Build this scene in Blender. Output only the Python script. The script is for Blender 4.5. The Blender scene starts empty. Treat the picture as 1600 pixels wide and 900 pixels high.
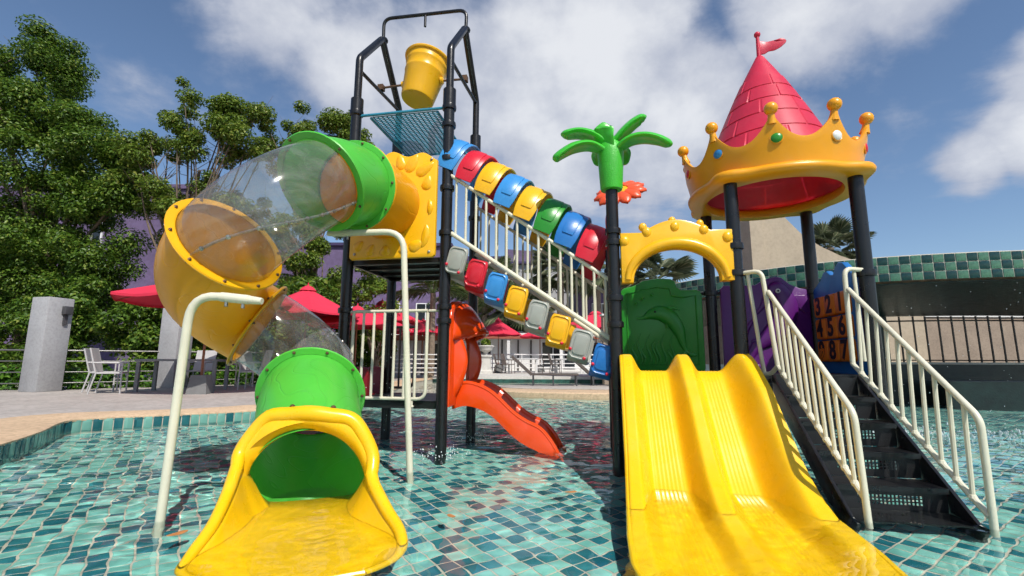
import bpy, bmesh, math, random
from mathutils import Vector, Matrix, noise
R = math.radians
rng = random.Random(7)
sc = bpy.context.scene
COL = sc.collection

# ------------------------------------------------------------------ camera
cam = bpy.data.cameras.new('camera')
cam.sensor_width = 36.0
cam.lens = 16.516
cam.clip_start = 0.05
cam.clip_end = 800
cam_o = bpy.data.objects.new('camera', cam)
COL.objects.link(cam_o)
cam_o.matrix_world = (Matrix.Translation((0, 0, 0.9)) @ Matrix.Rotation(R(90 + 8.709), 4, 'X')
                      @ Matrix.Rotation(0.004, 4, 'Z'))
sc.camera = cam_o

# ------------------------------------------------------------------ sky
SUN_DIR = Vector((0.39, -0.744, 1.0)).normalized()
world = bpy.data.worlds.new('World')
sc.world = world
world.use_nodes = True
wn, wl = world.node_tree.nodes, world.node_tree.links
SKY_S = 0.125
bg = wn['Background']
bg.inputs[1].default_value = SKY_S
sky = wn.new('ShaderNodeTexSky')
sky.sky_type = 'NISHITA'
sky.sun_disc = False
sky.sun_elevation = math.asin(SUN_DIR.z)
sky.sun_rotation = math.atan2(SUN_DIR.x, SUN_DIR.y)
sky.air_density = 1.0
sky.dust_density = 0.4
sky.ozone_density = 3.6
wtc = wn.new('ShaderNodeTexCoord')


def wnode(t, **kw):
    n = wn.new(t)
    for k, v in kw.items():
        setattr(n, k, v)
    return n


def wmath(op, a, b=None, c=None, clamp=False):
    n = wnode('ShaderNodeMath', operation=op, use_clamp=clamp)
    for i, x in enumerate((a, b, c)):
        if x is None:
            continue
        if isinstance(x, (int, float)):
            n.inputs[i].default_value = x
        else:
            wl.new(x, n.inputs[i])
    return n.outputs[0]


wdir = wtc.outputs['Generated']
# cloud deck: project the view direction on a plane overhead, wispy fractal noise on it
sep = wnode('ShaderNodeSeparateXYZ')
wl.new(wdir, sep.inputs[0])
den = wmath('ADD', wmath('MAXIMUM', sep.outputs[2], 0.0), 0.16)
px_, py_ = wmath('DIVIDE', sep.outputs[0], den), wmath('DIVIDE', sep.outputs[1], den)
cmb = wnode('ShaderNodeCombineXYZ')
wl.new(px_, cmb.inputs[0]); wl.new(py_, cmb.inputs[1])


def wnoise(vec, scale, detail, rough, dist=0.0, off=(0, 0, 0), lac=2.0):
    mp = wnode('ShaderNodeMapping')
    mp.inputs['Location'].default_value = off
    wl.new(vec, mp.inputs[0])
    n = wnode('ShaderNodeTexNoise')
    n.inputs['Scale'].default_value = scale
    n.inputs['Detail'].default_value = detail
    n.inputs['Roughness'].default_value = rough
    n.inputs['Lacunarity'].default_value = lac
    n.inputs['Distortion'].default_value = dist
    wl.new(mp.outputs[0], n.inputs['Vector'])
    return n.outputs[0]


big = wnoise(cmb.outputs[0], 0.75, 3, 0.5, off=(3.1, 1.7, 0))
fine = wnoise(cmb.outputs[0], 1.9, 9, 0.60, 0.25, off=(0.3, 5.2, 0))
puff = wnoise(wdir, 7.5, 8, 0.55, 0.1, off=(2, 1, 4))
# clouds that stand in the sky on this day: direction, angular radius, weight
CLOUDS = [((-0.28, 0.80, 0.53), 0.22, 0.75), ((-0.42, 0.70, 0.58), 0.17, 0.75), ((-0.36, 0.66, 0.66), 0.19, 0.85),
          ((-0.12, 0.84, 0.53), 0.24, 0.9), ((0.05, 0.84, 0.55), 0.24, 1.1), ((0.17, 0.82, 0.54), 0.24, 1.3),
          ((0.30, 0.82, 0.48), 0.19, 1.1), ((0.10, 0.90, 0.42), 0.24, 1.0), ((0.24, 0.89, 0.38), 0.20, 0.85),
          ((0.46, 0.80, 0.40), 0.13, 0.6),
          ((0.47, 0.67, 0.57), 0.17, 1.05), ((0.56, 0.60, 0.57), 0.15, 0.95), ((0.52, 0.60, 0.63), 0.16, 0.9),
          ((0.735, 0.60, 0.31), 0.10, 1.05), ((0.77, 0.54, 0.37), 0.14, 1.3), ((0.69, 0.66, 0.29), 0.07, 0.8), ((0.80, 0.55, 0.25), 0.12, 0.95),
          ((-0.95, 0.25, 0.2), 0.3, 0.9), ((0.9, -0.3, 0.4), 0.35, 1.0), ((-0.5, -0.7, 0.5), 0.35, 1.0), ((0.1, -0.9, 0.45), 0.3, 1.0)]
acc = None
for d, r, w in CLOUDS:
    dv = Vector(d).normalized()
    dn = wnode('ShaderNodeVectorMath', operation='DISTANCE')
    wl.new(wdir, dn.inputs[0])
    dn.inputs[1].default_value = dv
    mr = wnode('ShaderNodeMapRange', interpolation_type='SMOOTHERSTEP')
    wl.new(dn.outputs['Value'], mr.inputs[0])
    mr.inputs[1].default_value = r * 1.25
    mr.inputs[2].default_value = 0.0
    mr.inputs[3].default_value = 0.0
    mr.inputs[4].default_value = w
    acc = mr.outputs[0] if acc is None else wmath('MAXIMUM', acc, mr.outputs[0])
shape = wmath('ADD', wmath('MULTIPLY', acc, 0.62), wmath('MULTIPLY', wmath('SUBTRACT', fine, 0.5), 0.85))
shape = wmath('ADD', shape, wmath('MULTIPLY', wmath('SUBTRACT', puff, 0.5), 0.55))
shape = wmath('ADD', shape, wmath('MULTIPLY', wmath('SUBTRACT', big, 0.5), 0.35))
cov = wnode('ShaderNodeMapRange', interpolation_type='SMOOTHSTEP')
wl.new(shape, cov.inputs[0])
cov.inputs[1].default_value = 0.09
cov.inputs[2].default_value = 0.40
lit = wnode('ShaderNodeMapRange', interpolation_type='SMOOTHSTEP')
wl.new(wmath('ADD', shape, wmath('MULTIPLY', wmath('SUBTRACT', puff, 0.5), 0.6)), lit.inputs[0])
lit.inputs[1].default_value = 0.2
lit.inputs[2].default_value = 0.85
ccol = wnode('ShaderNodeMix', data_type='RGBA')
wl.new(lit.outputs[0], ccol.inputs[0])
CL = 1.0 / SKY_S
ccol.inputs['A'].default_value = (0.47 * CL, 0.51 * CL, 0.62 * CL, 1)
ccol.inputs['B'].default_value = (0.84 * CL, 0.86 * CL, 0.90 * CL, 1)
wmix = wnode('ShaderNodeMix', data_type='RGBA')
wl.new(wmath('MULTIPLY', cov.outputs[0], 0.93), wmix.inputs[0])
wl.new(sky.outputs[0], wmix.inputs['A'])
wl.new(ccol.outputs['Result'], wmix.inputs['B'])
wl.new(wmix.outputs['Result'], bg.inputs[0])

# ------------------------------------------------------------------ sun
sun = bpy.data.lights.new('sun', 'SUN')
sun.energy = 4.7
sun.angle = R(0.5)
sun.color = (1.0, 0.95, 0.87)
sun.cycles.is_caustics_light = True
sun_o = bpy.data.objects.new('sun', sun)
COL.objects.link(sun_o)
sun_o.location = (6, -5, 12)
sun_o.rotation_euler = SUN_DIR.to_track_quat('Z', 'Y').to_euler()

# ------------------------------------------------------------------ render settings
vs = sc.view_settings
vs.view_transform = 'Standard'
vs.look = 'None'
vs.exposure = 0.0
vs.gamma = 1.0
vs.use_curve_mapping = False
sc.render.engine = 'CYCLES'
cy = sc.cycles
cy.use_denoising = True
cy.caustics_refractive = True
cy.caustics_reflective = False
cy.use_light_tree = False
cy.use_adaptive_sampling = True
cy.adaptive_threshold = 0.025
cy.max_bounces = 8
cy.diffuse_bounces = 2
cy.glossy_bounces = 3
cy.transmission_bounces = 6
cy.transparent_max_bounces = 12
cy.sample_clamp_indirect = 6
cy.blur_glossy = 0.5

# ------------------------------------------------------------------ materials
MATS = {}


def nodes_of(name):
    m = bpy.data.materials.new(name)
    m.use_nodes = True
    nt = m.node_tree
    return m, nt, nt.nodes['Principled BSDF']


def link_noise(nt, scale, detail=4, rough=0.5, coord='Object', dist=0.0):
    tc = nt.nodes.new('ShaderNodeTexCoord')
    n = nt.nodes.new('ShaderNodeTexNoise')
    n.inputs['Scale'].default_value = scale
    n.inputs['Detail'].default_value = detail
    n.inputs['Roughness'].default_value = rough
    n.inputs['Distortion'].default_value = dist
    nt.links.new(tc.outputs[coord], n.inputs['Vector'])
    return n


def ramp(nt, fac, stops):
    r = nt.nodes.new('ShaderNodeValToRGB')
    el = r.color_ramp.elements
    while len(el) < len(stops):
        el.new(0.5)
    for e, (p, c) in zip(el, stops):
        e.position = p
        e.color = (*c, 1)
    nt.links.new(fac, r.inputs[0])
    return r.outputs[0]


def sh(c, k):
    return tuple(min(1, max(0, x * k)) for x in c)


def mat(name, col, rough=0.4, var=0.12, scale=6.0, bump=0.0, bscale=60.0, metal=0.0, spec=0.5, rvar=0.1, coat=0.0, speck=0.0, wear=0.0):
    """plain material with uneven colour, gloss and fine relief"""
    if name in MATS:
        return MATS[name]
    m, nt, p = nodes_of(name)
    n = link_noise(nt, scale, 6, 0.6)
    c = ramp(nt, n.outputs[0], [(0.3, sh(col, 1 - var)), (0.7, sh(col, 1 + var))])
    if speck:
        n3 = link_noise(nt, scale * 9, 3, 0.7)
        mx = nt.nodes.new('ShaderNodeMix'); mx.data_type = 'RGBA'; mx.blend_type = 'MULTIPLY'
        mx.inputs[0].default_value = speck
        nt.links.new(c, mx.inputs['A'])
        nt.links.new(ramp(nt, n3.outputs[0], [(0.38, (0.35, 0.33, 0.3)), (0.55, (1, 1, 1))]), mx.inputs['B'])
        c = mx.outputs['Result']
    if wear:
        # sun-faded, scuffed patches: paler and chalkier where the noise is high, water stains where it is low
        nw = link_noise(nt, 5.5, 9, 0.72, dist=0.6)
        mw = nt.nodes.new('ShaderNodeMix'); mw.data_type = 'RGBA'
        fw = nt.nodes.new('ShaderNodeMapRange'); fw.inputs[1].default_value = 0.5; fw.inputs[2].default_value = 0.78; fw.inputs[4].default_value = wear
        nt.links.new(nw.outputs[0], fw.inputs[0]); nt.links.new(fw.outputs[0], mw.inputs[0])
        nt.links.new(c, mw.inputs['A'])
        mw.inputs['B'].default_value = (*[0.72 * x + 0.28 * 0.62 for x in col], 1)
        c = mw.outputs['Result']
        nd = link_noise(nt, 28, 6, 0.75, dist=0.3)
        md = nt.nodes.new('ShaderNodeMix'); md.data_type = 'RGBA'
        fd = nt.nodes.new('ShaderNodeMapRange'); fd.inputs[1].default_value = 0.60; fd.inputs[2].default_value = 0.80; fd.inputs[4].default_value = wear * 1.3
        nt.links.new(nd.outputs[0], fd.inputs[0]); nt.links.new(fd.outputs[0], md.inputs[0])
        nt.links.new(c, md.inputs['A'])
        md.inputs['B'].default_value = (*[0.35 * x + 0.02 for x in col], 1)
        c = md.outputs['Result']
    nt.links.new(c, p.inputs['Base Color'])
    mr = nt.nodes.new('ShaderNodeMapRange')
    mr.inputs[3].default_value = max(0.02, rough - rvar)
    mr.inputs[4].default_value = min(1, rough + rvar)
    n2 = link_noise(nt, scale * 2.3, 4, 0.6)
    nt.links.new(n2.outputs[0], mr.inputs[0])
    nt.links.new(mr.outputs[0], p.inputs['Roughness'])
    p.inputs['Metallic'].default_value = metal
    p.inputs['Specular IOR Level'].default_value = spec
    p.inputs['Coat Weight'].default_value = coat
    p.inputs['Coat Roughness'].default_value = 0.15
    if bump:
        b = nt.nodes.new('ShaderNodeBump')
        b.inputs['Strength'].default_value = bump
        b.inputs['Distance'].default_value = 0.01
        nb = link_noise(nt, bscale, 4, 0.6)
        nt.links.new(nb.outputs[0], b.inputs['Height'])
        nt.links.new(b.outputs[0], p.inputs['Normal'])
    MATS[name] = m
    return m


def grain_mat(name, col, rough=0.35):
    """moulded plastic with a shallow wood-grain line relief"""
    m = mat(name, col, rough, 0.06, 3.0, wear=0.12)
    nt = m.node_tree
    p = nt.nodes['Principled BSDF']
    tc = nt.nodes.new('ShaderNodeTexCoord')
    mp = nt.nodes.new('ShaderNodeMapping')
    mp.inputs['Scale'].default_value = (1.0, 1.0, 1.0)
    nt.links.new(tc.outputs['UV'], mp.inputs[0])
    n = nt.nodes.new('ShaderNodeTexNoise')
    n.inputs['Scale'].default_value = 2.1
    n.inputs['Detail'].default_value = 1.5
    n.inputs['Roughness'].default_value = 0.4
    nt.links.new(mp.outputs[0], n.inputs['Vector'])
    k = nt.nodes.new('ShaderNodeMath'); k.operation = 'MULTIPLY'; k.inputs[1].default_value = 11.0
    nt.links.new(n.outputs[0], k.inputs[0])
    s = nt.nodes.new('ShaderNodeMath'); s.operation = 'PINGPONG'; s.inputs[1].default_value = 0.5
    nt.links.new(k.outputs[0], s.inputs[0])
    mr = nt.nodes.new('ShaderNodeMapRange'); mr.interpolation_type = 'SMOOTHSTEP'
    mr.inputs[1].default_value = 0.0; mr.inputs[2].default_value = 0.07
    nt.links.new(s.outputs[0], mr.inputs[0])
    b = nt.nodes.new('ShaderNodeBump')
    b.inputs['Strength'].default_value = 0.42
    b.inputs['Distance'].default_value = 0.006
    nt.links.new(mr.outputs[0], b.inputs['Height'])
    nt.links.new(b.outputs[0], p.inputs['Normal'])
    return m


YEL = mat('yellow_plastic', (0.88, 0.46, 0.006), 0.30, 0.05, 2.5, 0.05, 90, wear=0.16)
YEL_SLIDE = mat('bright_yellow_plastic', (0.91, 0.53, 0.006), 0.28, 0.05, 2.5, 0.04, 90, wear=0.16)
YEL_G = grain_mat('yellow_grain_plastic', (0.90, 0.42, 0.006), 0.33)
YEL_CROWN = mat('orange_yellow_plastic', (0.86, 0.36, 0.006), 0.33, 0.05, 2.0, 0.05, 90, wear=0.16)
GRN_G = grain_mat('green_grain_plastic', (0.10, 0.58, 0.06), 0.33)
GRN = mat('palm_green_plastic', (0.055, 0.50, 0.035), 0.33, 0.07, 4, 0.06, 60, wear=0.16)
GRN_D = mat('deep_green_plastic', (0.02, 0.25, 0.02), 0.35, 0.08, 4, 0.05, 60, wear=0.03)
RED = mat('red_plastic', (0.62, 0.012, 0.03), 0.34, 0.08, 4, 0.05, 60, wear=0.16)
RED_CONE = mat('rose_red_plastic', (0.80, 0.045, 0.10), 0.40, 0.08, 4, 0.05, 60, wear=0.16)
def translucent(m, k):
    nt = m.node_tree
    pb = nt.nodes['Principled BSDF']
    t = nt.nodes.new('ShaderNodeBsdfTranslucent')
    src = pb.inputs['Base Color'].links[0].from_socket
    nt.links.new(src, t.inputs[0])
    mx = nt.nodes.new('ShaderNodeMixShader')
    mx.inputs[0].default_value = k
    nt.links.new(pb.outputs[0], mx.inputs[1]); nt.links.new(t.outputs[0], mx.inputs[2])
    nt.links.new(mx.outputs[0], nt.nodes['Material Output'].inputs[0])
    return m


translucent(RED_CONE, 0.30)
translucent(YEL_G, 0.28)
translucent(GRN_G, 0.22)
RED_DEEP = mat('scarlet_plastic', (0.75, 0.008, 0.01), 0.35, 0.05, 4)
BLUE = mat('blue_plastic', (0.018, 0.17, 0.50), 0.34, 0.08, 4, 0.05, 60, wear=0.16)
BLUE_L = mat('sky_blue_plastic', (0.04, 0.26, 0.62), 0.34, 0.08, 4, 0.05, 60, wear=0.16)
BLUE_D = mat('navy_blue_plastic', (0.012, 0.11, 0.34), 0.34, 0.08, 4, 0.05, 60, wear=0.03)
ORG = mat('orange_plastic', (0.82, 0.066, 0.003), 0.22, 0.06, 3, 0.04, 70, coat=0.25, wear=0.16)
ORG_CUBE = mat('orange_cube_plastic', (0.80, 0.20, 0.004), 0.4, 0.06, 3, wear=0.16)
CORAL = mat('coral_plastic', (0.84, 0.10, 0.03), 0.36, 0.08, 5)
PUR = mat('purple_plastic', (0.10, 0.010, 0.155), 0.36, 0.1, 4, 0.05, 60, wear=0.03)
GREYP = mat('grey_plastic', (0.36, 0.37, 0.33), 0.42, 0.08, 5, 0.05, 60, wear=0.16)
MAROON = mat('maroon_plastic', (0.22, 0.006, 0.012), 0.4, 0.08, 5)
BLK = mat('black_powder_coat', (0.008, 0.008, 0.009), 0.30, 0.25, 7, 0.06, 120, speck=0.0, wear=0.03)
BLK_DECK = mat('black_rubber_deck', (0.012, 0.012, 0.013), 0.38, 0.3, 6, 0.12, 120)
CREAM = mat('cream_painted_pipe', (0.70, 0.67, 0.52), 0.34, 0.08, 5, 0.08, 90, wear=0.16)
TEAL = mat('teal_painted_steel', (0.03, 0.25, 0.38), 0.4, 0.12, 8)
STEEL = mat('steel_bolt', (0.42, 0.40, 0.37), 0.3, 0.15, 30, metal=1.0)
RUST = mat('rusty_bolt', (0.16, 0.09, 0.05), 0.5, 0.3, 60, metal=0.6)
AXLE = mat('brown_axle', (0.16, 0.09, 0.05), 0.5, 0.3, 30, metal=0.4)
WHITEP = mat('white_plastic', (0.78, 0.78, 0.74), 0.35, 0.04, 8)
BLKP = mat('black_print', (0.012, 0.012, 0.012), 0.5, 0.1, 8)


def clear_mat():
    m, nt, p = nodes_of('clear_polycarbonate')
    out = nt.nodes['Material Output']
    tr = nt.nodes.new('ShaderNodeBsdfTransparent')
    n = link_noise(nt, 2.2, 5, 0.65)
    c = ramp(nt, n.outputs[0], [(0.35, (0.84, 0.84, 0.82)), (0.7, (0.94, 0.94, 0.92))])
    nt.links.new(c, tr.inputs[0])
    gl = nt.nodes.new('ShaderNodeBsdfGlossy')
    gl.inputs['Roughness'].default_value = 0.09
    df = nt.nodes.new('ShaderNodeBsdfDiffuse')
    df.inputs[0].default_value = (0.38, 0.385, 0.36, 1)
    # worn film: soft scuffs scatter a little light
    n2 = link_noise(nt, 3.0, 10, 0.74, dist=1.6)
    mr = nt.nodes.new('ShaderNodeMapRange')
    mr.inputs[1].default_value = 0.42; mr.inputs[2].default_value = 0.75
    mr.inputs[3].default_value = 0.14; mr.inputs[4].default_value = 0.40
    nt.links.new(n2.outputs[0], mr.inputs[0])
    m1 = nt.nodes.new('ShaderNodeMixShader')
    nt.links.new(mr.outputs[0], m1.inputs[0])
    nt.links.new(tr.outputs[0], m1.inputs[1])
    nt.links.new(df.outputs[0], m1.inputs[2])
    lw = nt.nodes.new('ShaderNodeLayerWeight')
    lw.inputs[0].default_value = 0.5
    pw = nt.nodes.new('ShaderNodeMath'); pw.operation = 'POWER'; pw.inputs[1].default_value = 4.0
    nt.links.new(lw.outputs['Facing'], pw.inputs[0])
    fr = nt.nodes.new('ShaderNodeMath'); fr.operation = 'MULTIPLY_ADD'; fr.inputs[1].default_value = 0.7; fr.inputs[2].default_value = 0.05
    nt.links.new(pw.outputs[0], fr.inputs[0])
    m2 = nt.nodes.new('ShaderNodeMixShader')
    nt.links.new(fr.outputs[0], m2.inputs[0])
    nt.links.new(m1.outputs[0], m2.inputs[1])
    nt.links.new(gl.outputs[0], m2.inputs[2])
    nt.links.new(m2.outputs[0], out.inputs[0])
    return m


CLEAR = clear_mat()


# ------------------------------------------------------------------ mesh helpers
def V(*a):
    return Vector(a)


class MB:
    def __init__(self):
        self.v, self.f, self.uv = [], [], None

    def add(self, vs, fs):
        o = len(self.v)
        self.v += [tuple(x) for x in vs]
        self.f += [tuple(i + o for i in q) for q in fs]
        return self

    def obox(self, c, ux, uy, uz):
        """box from a centre and three half-edge vectors"""
        c, ux, uy, uz = Vector(c), Vector(ux), Vector(uy), Vector(uz)
        if ux.cross(uy).dot(uz) < 0:
            uz = -uz
        vs = [c + sx * ux + sy * uy + sz * uz for sz in (-1, 1) for sy in (-1, 1) for sx in (-1, 1)]
        return self.add(vs, [(0, 2, 3, 1), (4, 5, 7, 6), (0, 1, 5, 4), (2, 6, 7, 3), (0, 4, 6, 2), (1, 3, 7, 5)])

    def box(self, x0, x1, y0, y1, z0, z1):
        return self.obox(((x0 + x1) / 2, (y0 + y1) / 2, (z0 + z1) / 2), ((x1 - x0) / 2, 0, 0), (0, (y1 - y0) / 2, 0), (0, 0, (z1 - z0) / 2))

    def loft(self, rings, closed=True, cap=True, loop=False):
        n = len(rings[0])
        vs = [p for r in rings for p in r]
        fs = []
        m = len(rings)
        for j in range(m if loop else m - 1):
            k = (j + 1) % m
            for i in range(n if closed else n - 1):
                i2 = (i + 1) % n
                fs.append((j * n + i, j * n + i2, k * n + i2, k * n + i))
        if cap and closed and not loop:
            fs.append(tuple(reversed(range(n))))
            fs.append(tuple((m - 1) * n + i for i in range(n)))
        return self.add(vs, fs)

    def tube(self, path, r, n=10, cap=True, loop=False):
        P = [Vector(p) for p in path]
        m = len(P)
        rs = r if isinstance(r, (list, tuple)) else [r] * m
        fr = frames(P, loop)
        rings = []
        for p, (t, a, b), q in zip(P, fr, rs):
            rings.append([p + q * (math.cos(2 * math.pi * i / n) * a + math.sin(2 * math.pi * i / n) * b) for i in range(n)])
        return self.loft(rings, True, cap, loop)

    def lathe(self, prof, c=(0, 0, 0), n=24, ax=(0, 0, 1), cap=True):
        ax = Vector(ax).normalized()
        a = ax.orthogonal().normalized()
        b = ax.cross(a)
        c = Vector(c)
        rings = [[c + ax * z + max(r, 1e-4) * (math.cos(2 * math.pi * i / n) * a + math.sin(2 * math.pi * i / n) * b) for i in range(n)] for r, z in prof]
        return self.loft(rings, True, cap)

    def ball(self, c, r, n=14, sq=(1, 1, 1)):
        c = Vector(c)
        rings = []
        k = n // 2
        for j in range(k + 1):
            ph = -math.pi / 2 + math.pi * j / k
            q = max(math.cos(ph), 1e-3)
            rings.append([c + Vector((r * sq[0] * q * math.cos(2 * math.pi * i / n), r * sq[1] * q * math.sin(2 * math.pi * i / n), r * sq[2] * math.sin(ph))) for i in range(n)])
        return self.loft(rings)

    def prism(self, out, o, ux, uy, uz, d, bev=0.0):
        """2D outline extruded along uz by d, both rims chamfered by bev"""
        o, ux, uy, uz = Vector(o), Vector(ux), Vector(uy), Vector(uz)
        area = sum(out[i][0] * out[(i + 1) % len(out)][1] - out[(i + 1) % len(out)][0] * out[i][1] for i in range(len(out)))
        if (area > 0) != (ux.cross(uy).dot(uz) > 0):
            out = list(reversed(out))
        P = lambda q, h: o + ux * q[0] + uy * q[1] + uz * h
        if bev:
            ins = inset(out, bev)
            ins2 = inset(out, bev * 0.3)
            rings = [[P(q, 0) for q in ins], [P(q, bev * 0.3) for q in ins2], [P(q, bev) for q in out], [P(q, d - bev) for q in out], [P(q, d - bev * 0.3) for q in ins2], [P(q, d) for q in ins]]
        else:
            rings = [[P(q, 0) for q in out], [P(q, d) for q in out]]
        return self.loft(rings)

    def grid(self, fn, nu, nv, uv=None):
        vs = [fn(i / nu, j / nv) for j in range(nv + 1) for i in range(nu + 1)]
        fs = [(j * (nu + 1) + i, j * (nu + 1) + i + 1, (j + 1) * (nu + 1) + i + 1, (j + 1) * (nu + 1) + i) for j in range(nv) for i in range(nu)]
        return self.add(vs, fs)

    def mesh(self, name, mats, smooth=35, idx=None, fix=True):
        me = bpy.data.meshes.new(name)
        me.from_pydata(self.v, [], self.f)
        for m in (mats if isinstance(mats, (list, tuple)) else [mats]):
            me.materials.append(m)
        if fix:
            bm = bmesh.new()
            bm.from_mesh(me)
            bmesh.ops.recalc_face_normals(bm, faces=bm.faces)
            bm.to_mesh(me)
            bm.free()
        if idx:
            for p, k in zip(me.polygons, idx):
                p.material_index = k
        if smooth:
            me.shade_smooth()
            me.set_sharp_from_angle(angle=R(smooth))
        if self.uv:
            l = me.uv_layers.new(name='UVMap')
            for lp in me.loops:
                l.data[lp.index].uv = self.uv[lp.vertex_index]
        return me


def frames(P, loop=False):
    m = len(P)
    T = []
    for i in range(m):
        if loop:
            t = P[(i + 1) % m] - P[i - 1]
        else:
            t = P[min(i + 1, m - 1)] - P[max(i - 1, 0)]
        T.append(t.normalized())
    a = T[0].cross(Vector((0, 0, 1)))
    if a.length < 1e-3:
        a = Vector((1, 0, 0))
    a.normalize()
    out = []
    for t in T:
        a = (a - t * a.dot(t))
        a.normalize()
        out.append((t, a, t.cross(a)))
    return out


def inset(out, d):
    """shrink a 2D outline by d (vertex normals), orientation aware"""
    n = len(out)
    area = sum(out[i][0] * out[(i + 1) % n][1] - out[(i + 1) % n][0] * out[i][1] for i in range(n))
    s = 1 if area > 0 else -1
    res = []
    for i in range(n):
        x0, y0 = out[i - 1]; x1, y1 = out[i]; x2, y2 = out[(i + 1) % n]
        ax, ay = x1 - x0, y1 - y0
        bx, by = x2 - x1, y2 - y1
        la, lb = math.hypot(ax, ay) or 1e-6, math.hypot(bx, by) or 1e-6
        nx, ny = (-ay / la - by / lb), (ax / la + bx / lb)
        ln = math.hypot(nx, ny) or 1e-6
        k = min(1.6, 2 / ln)
        res.append((x1 + s * d * nx / ln * k, y1 + s * d * ny / ln * k))
    return res


def rrect(x0, x1, y0, y1, r, n=5):
    pts = []
    for cx, cy_, a0 in ((x1 - r, y0 + r, -90), (x1 - r, y1 - r, 0), (x0 + r, y1 - r, 90), (x0 + r, y0 + r, 180)):
        for i in range(n + 1):
            a = R(a0 + 90 * i / n)
            pts.append((cx + r * math.cos(a), cy_ + r * math.sin(a)))
    return pts


def fillet(path, r, n=6):
    """round the corners of a 3D polyline"""
    P = [Vector(p) for p in path]
    out = [P[0]]
    for i in range(1, len(P) - 1):
        a, b, c = P[i - 1], P[i], P[i + 1]
        d1, d2 = (a - b), (c - b)
        rr = min(r, d1.length * 0.49, d2.length * 0.49)
        p, q = b + d1.normalized() * rr, b + d2.normalized() * rr
        for k in range(n + 1):
            t = k / n
            out.append(p * (1 - t) ** 2 + b * 2 * t * (1 - t) + q * t * t)
    out.append(P[-1])
    return out


def smooth_path(pts, n=8):
    """Catmull-Rom through points (tuples of any size)"""
    out = []
    m = len(pts)
    for i in range(m - 1):
        p0, p1, p2, p3 = pts[max(i - 1, 0)], pts[i], pts[i + 1], pts[min(i + 2, m - 1)]
        for k in range(n):
            t = k / n
            out.append(tuple(0.5 * ((2 * b) + (-a + c) * t + (2 * a - 5 * b + 4 * c - d) * t * t + (-a + 3 * b - 3 * c + d) * t ** 3) for a, b, c, d in zip(p0, p1, p2, p3)))
    out.append(tuple(pts[-1]))
    return out


def interp(tab, x):
    """piecewise smooth-ish table lookup"""
    if x <= tab[0][0]:
        return tab[0][1]
    for (x0, y0), (x1, y1) in zip(tab, tab[1:]):
        if x <= x1:
            t = (x - x0) / (x1 - x0)
            return y0 + (y1 - y0) * t
    return tab[-1][1]


# ------------------------------------------------------------------ objects
def link(o, parent=None):
    COL.objects.link(o)
    o.parent = parent
    if o.type == 'MESH':
        o.cycles.is_caustics_receiver = True
    return o


def tag(o, label, cat, group=None):
    o['label'] = label
    o['category'] = cat
    if group:
        o['group'] = group
    return o


def thing(name, label, cat, loc=(0, 0, 0), rotz=0.0, group=None):
    o = bpy.data.objects.new(name, None)
    o.empty_display_size = 0.1
    link(o)
    o.location = loc
    o.rotation_euler = (0, 0, rotz)
    return tag(o, label, cat, group)


ANG = -0.184
ORI = Vector((0.938, 4.253, 0))
E1 = Vector((math.cos(ANG), math.sin(ANG), 0))
E2 = Vector((-E1.y, E1.x, 0))


def SW(a, b, z):
    """playground frame -> world"""
    return ORI + E1 * a + E2 * b + Vector((0, 0, z))


def play(name, label, cat, base, group=None):
    """a thing that stands in the playground frame; its parts are modelled in playground coordinates"""
    o = thing(name, label, cat, SW(*base), ANG, group)
    o['_base'] = list(base)
    return o


def part(name, mb, mt, parent, smooth=35, label=None, idx=None, mesh=None):
    me = mesh or mb.mesh(name, mt, smooth, idx)
    o = bpy.data.objects.new(name, me)
    link(o, parent)
    if mesh is None:
        # move the vertices to the frame of the thing
        root = parent
        while root is not None and '_base' not in root:
            root = root.parent
        if root is not None:
            off = Vector(root['_base'])
            me.transform(Matrix.Translation(-off))
    if label:
        o['label'] = label
    return o


def top_mesh(name, mb, mt, label=None, cat=None, group=None, smooth=35, kind=None, idx=None):
    o = bpy.data.objects.new(name, mb.mesh(name, mt, smooth, idx))
    link(o)
    if kind:
        o['kind'] = kind
    if label:
        tag(o, label, cat, group)
    return o


def copy_tree(o, parent=None):
    c = o.copy()
    COL.objects.link(c)
    c.parent = parent
    for ch in list(o.children):
        copy_tree(ch, c)
    return c


def pipe(pts, r, n=10, fil=0.0):
    return MB().tube(fillet(pts, fil) if fil else pts, r, n)


def bolt(parent, p, d, r=0.012, m=None, name='bolt'):
    d = Vector(d).normalized()
    return part(name, MB().lathe([(r * 1.5, 0), (r * 1.5, 0.004), (r, 0.006), (r, 0.012), (r * 0.5, 0.015)], p, 8, d), m or STEEL, parent)
# =================================================================== SETTING
POOL_Z = -0.33
DECK_Z = 0.15
EDGE = [(-5.0, -3.0), (-4.5, 0.5), (-4.25, 2.5), (-4.36, 3.7), (-4.57, 4.36), (-4.95, 5.10), (-5.36, 5.72), (-5.49, 6.05), (-5.28, 6.32),
        (-4.72, 6.62), (-3.83, 7.23), (-3.2, 8.2), (-2.9, 9.6), (-3.0, 12.0), (-3.4, 16.0), (-3.2, 19.4)]
EDGE_S = smooth_path(EDGE, 6)


def offset_poly(P, d):
    out = []
    for i in range(len(P)):
        a, b = P[max(i - 1, 0)], P[min(i + 1, len(P) - 1)]
        tx, ty = b[0] - a[0], b[1] - a[1]
        l = math.hypot(tx, ty)
        dd = d(i) if callable(d) else d
        out.append((P[i][0] - ty / l * dd, P[i][1] + tx / l * dd))
    return out


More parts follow.
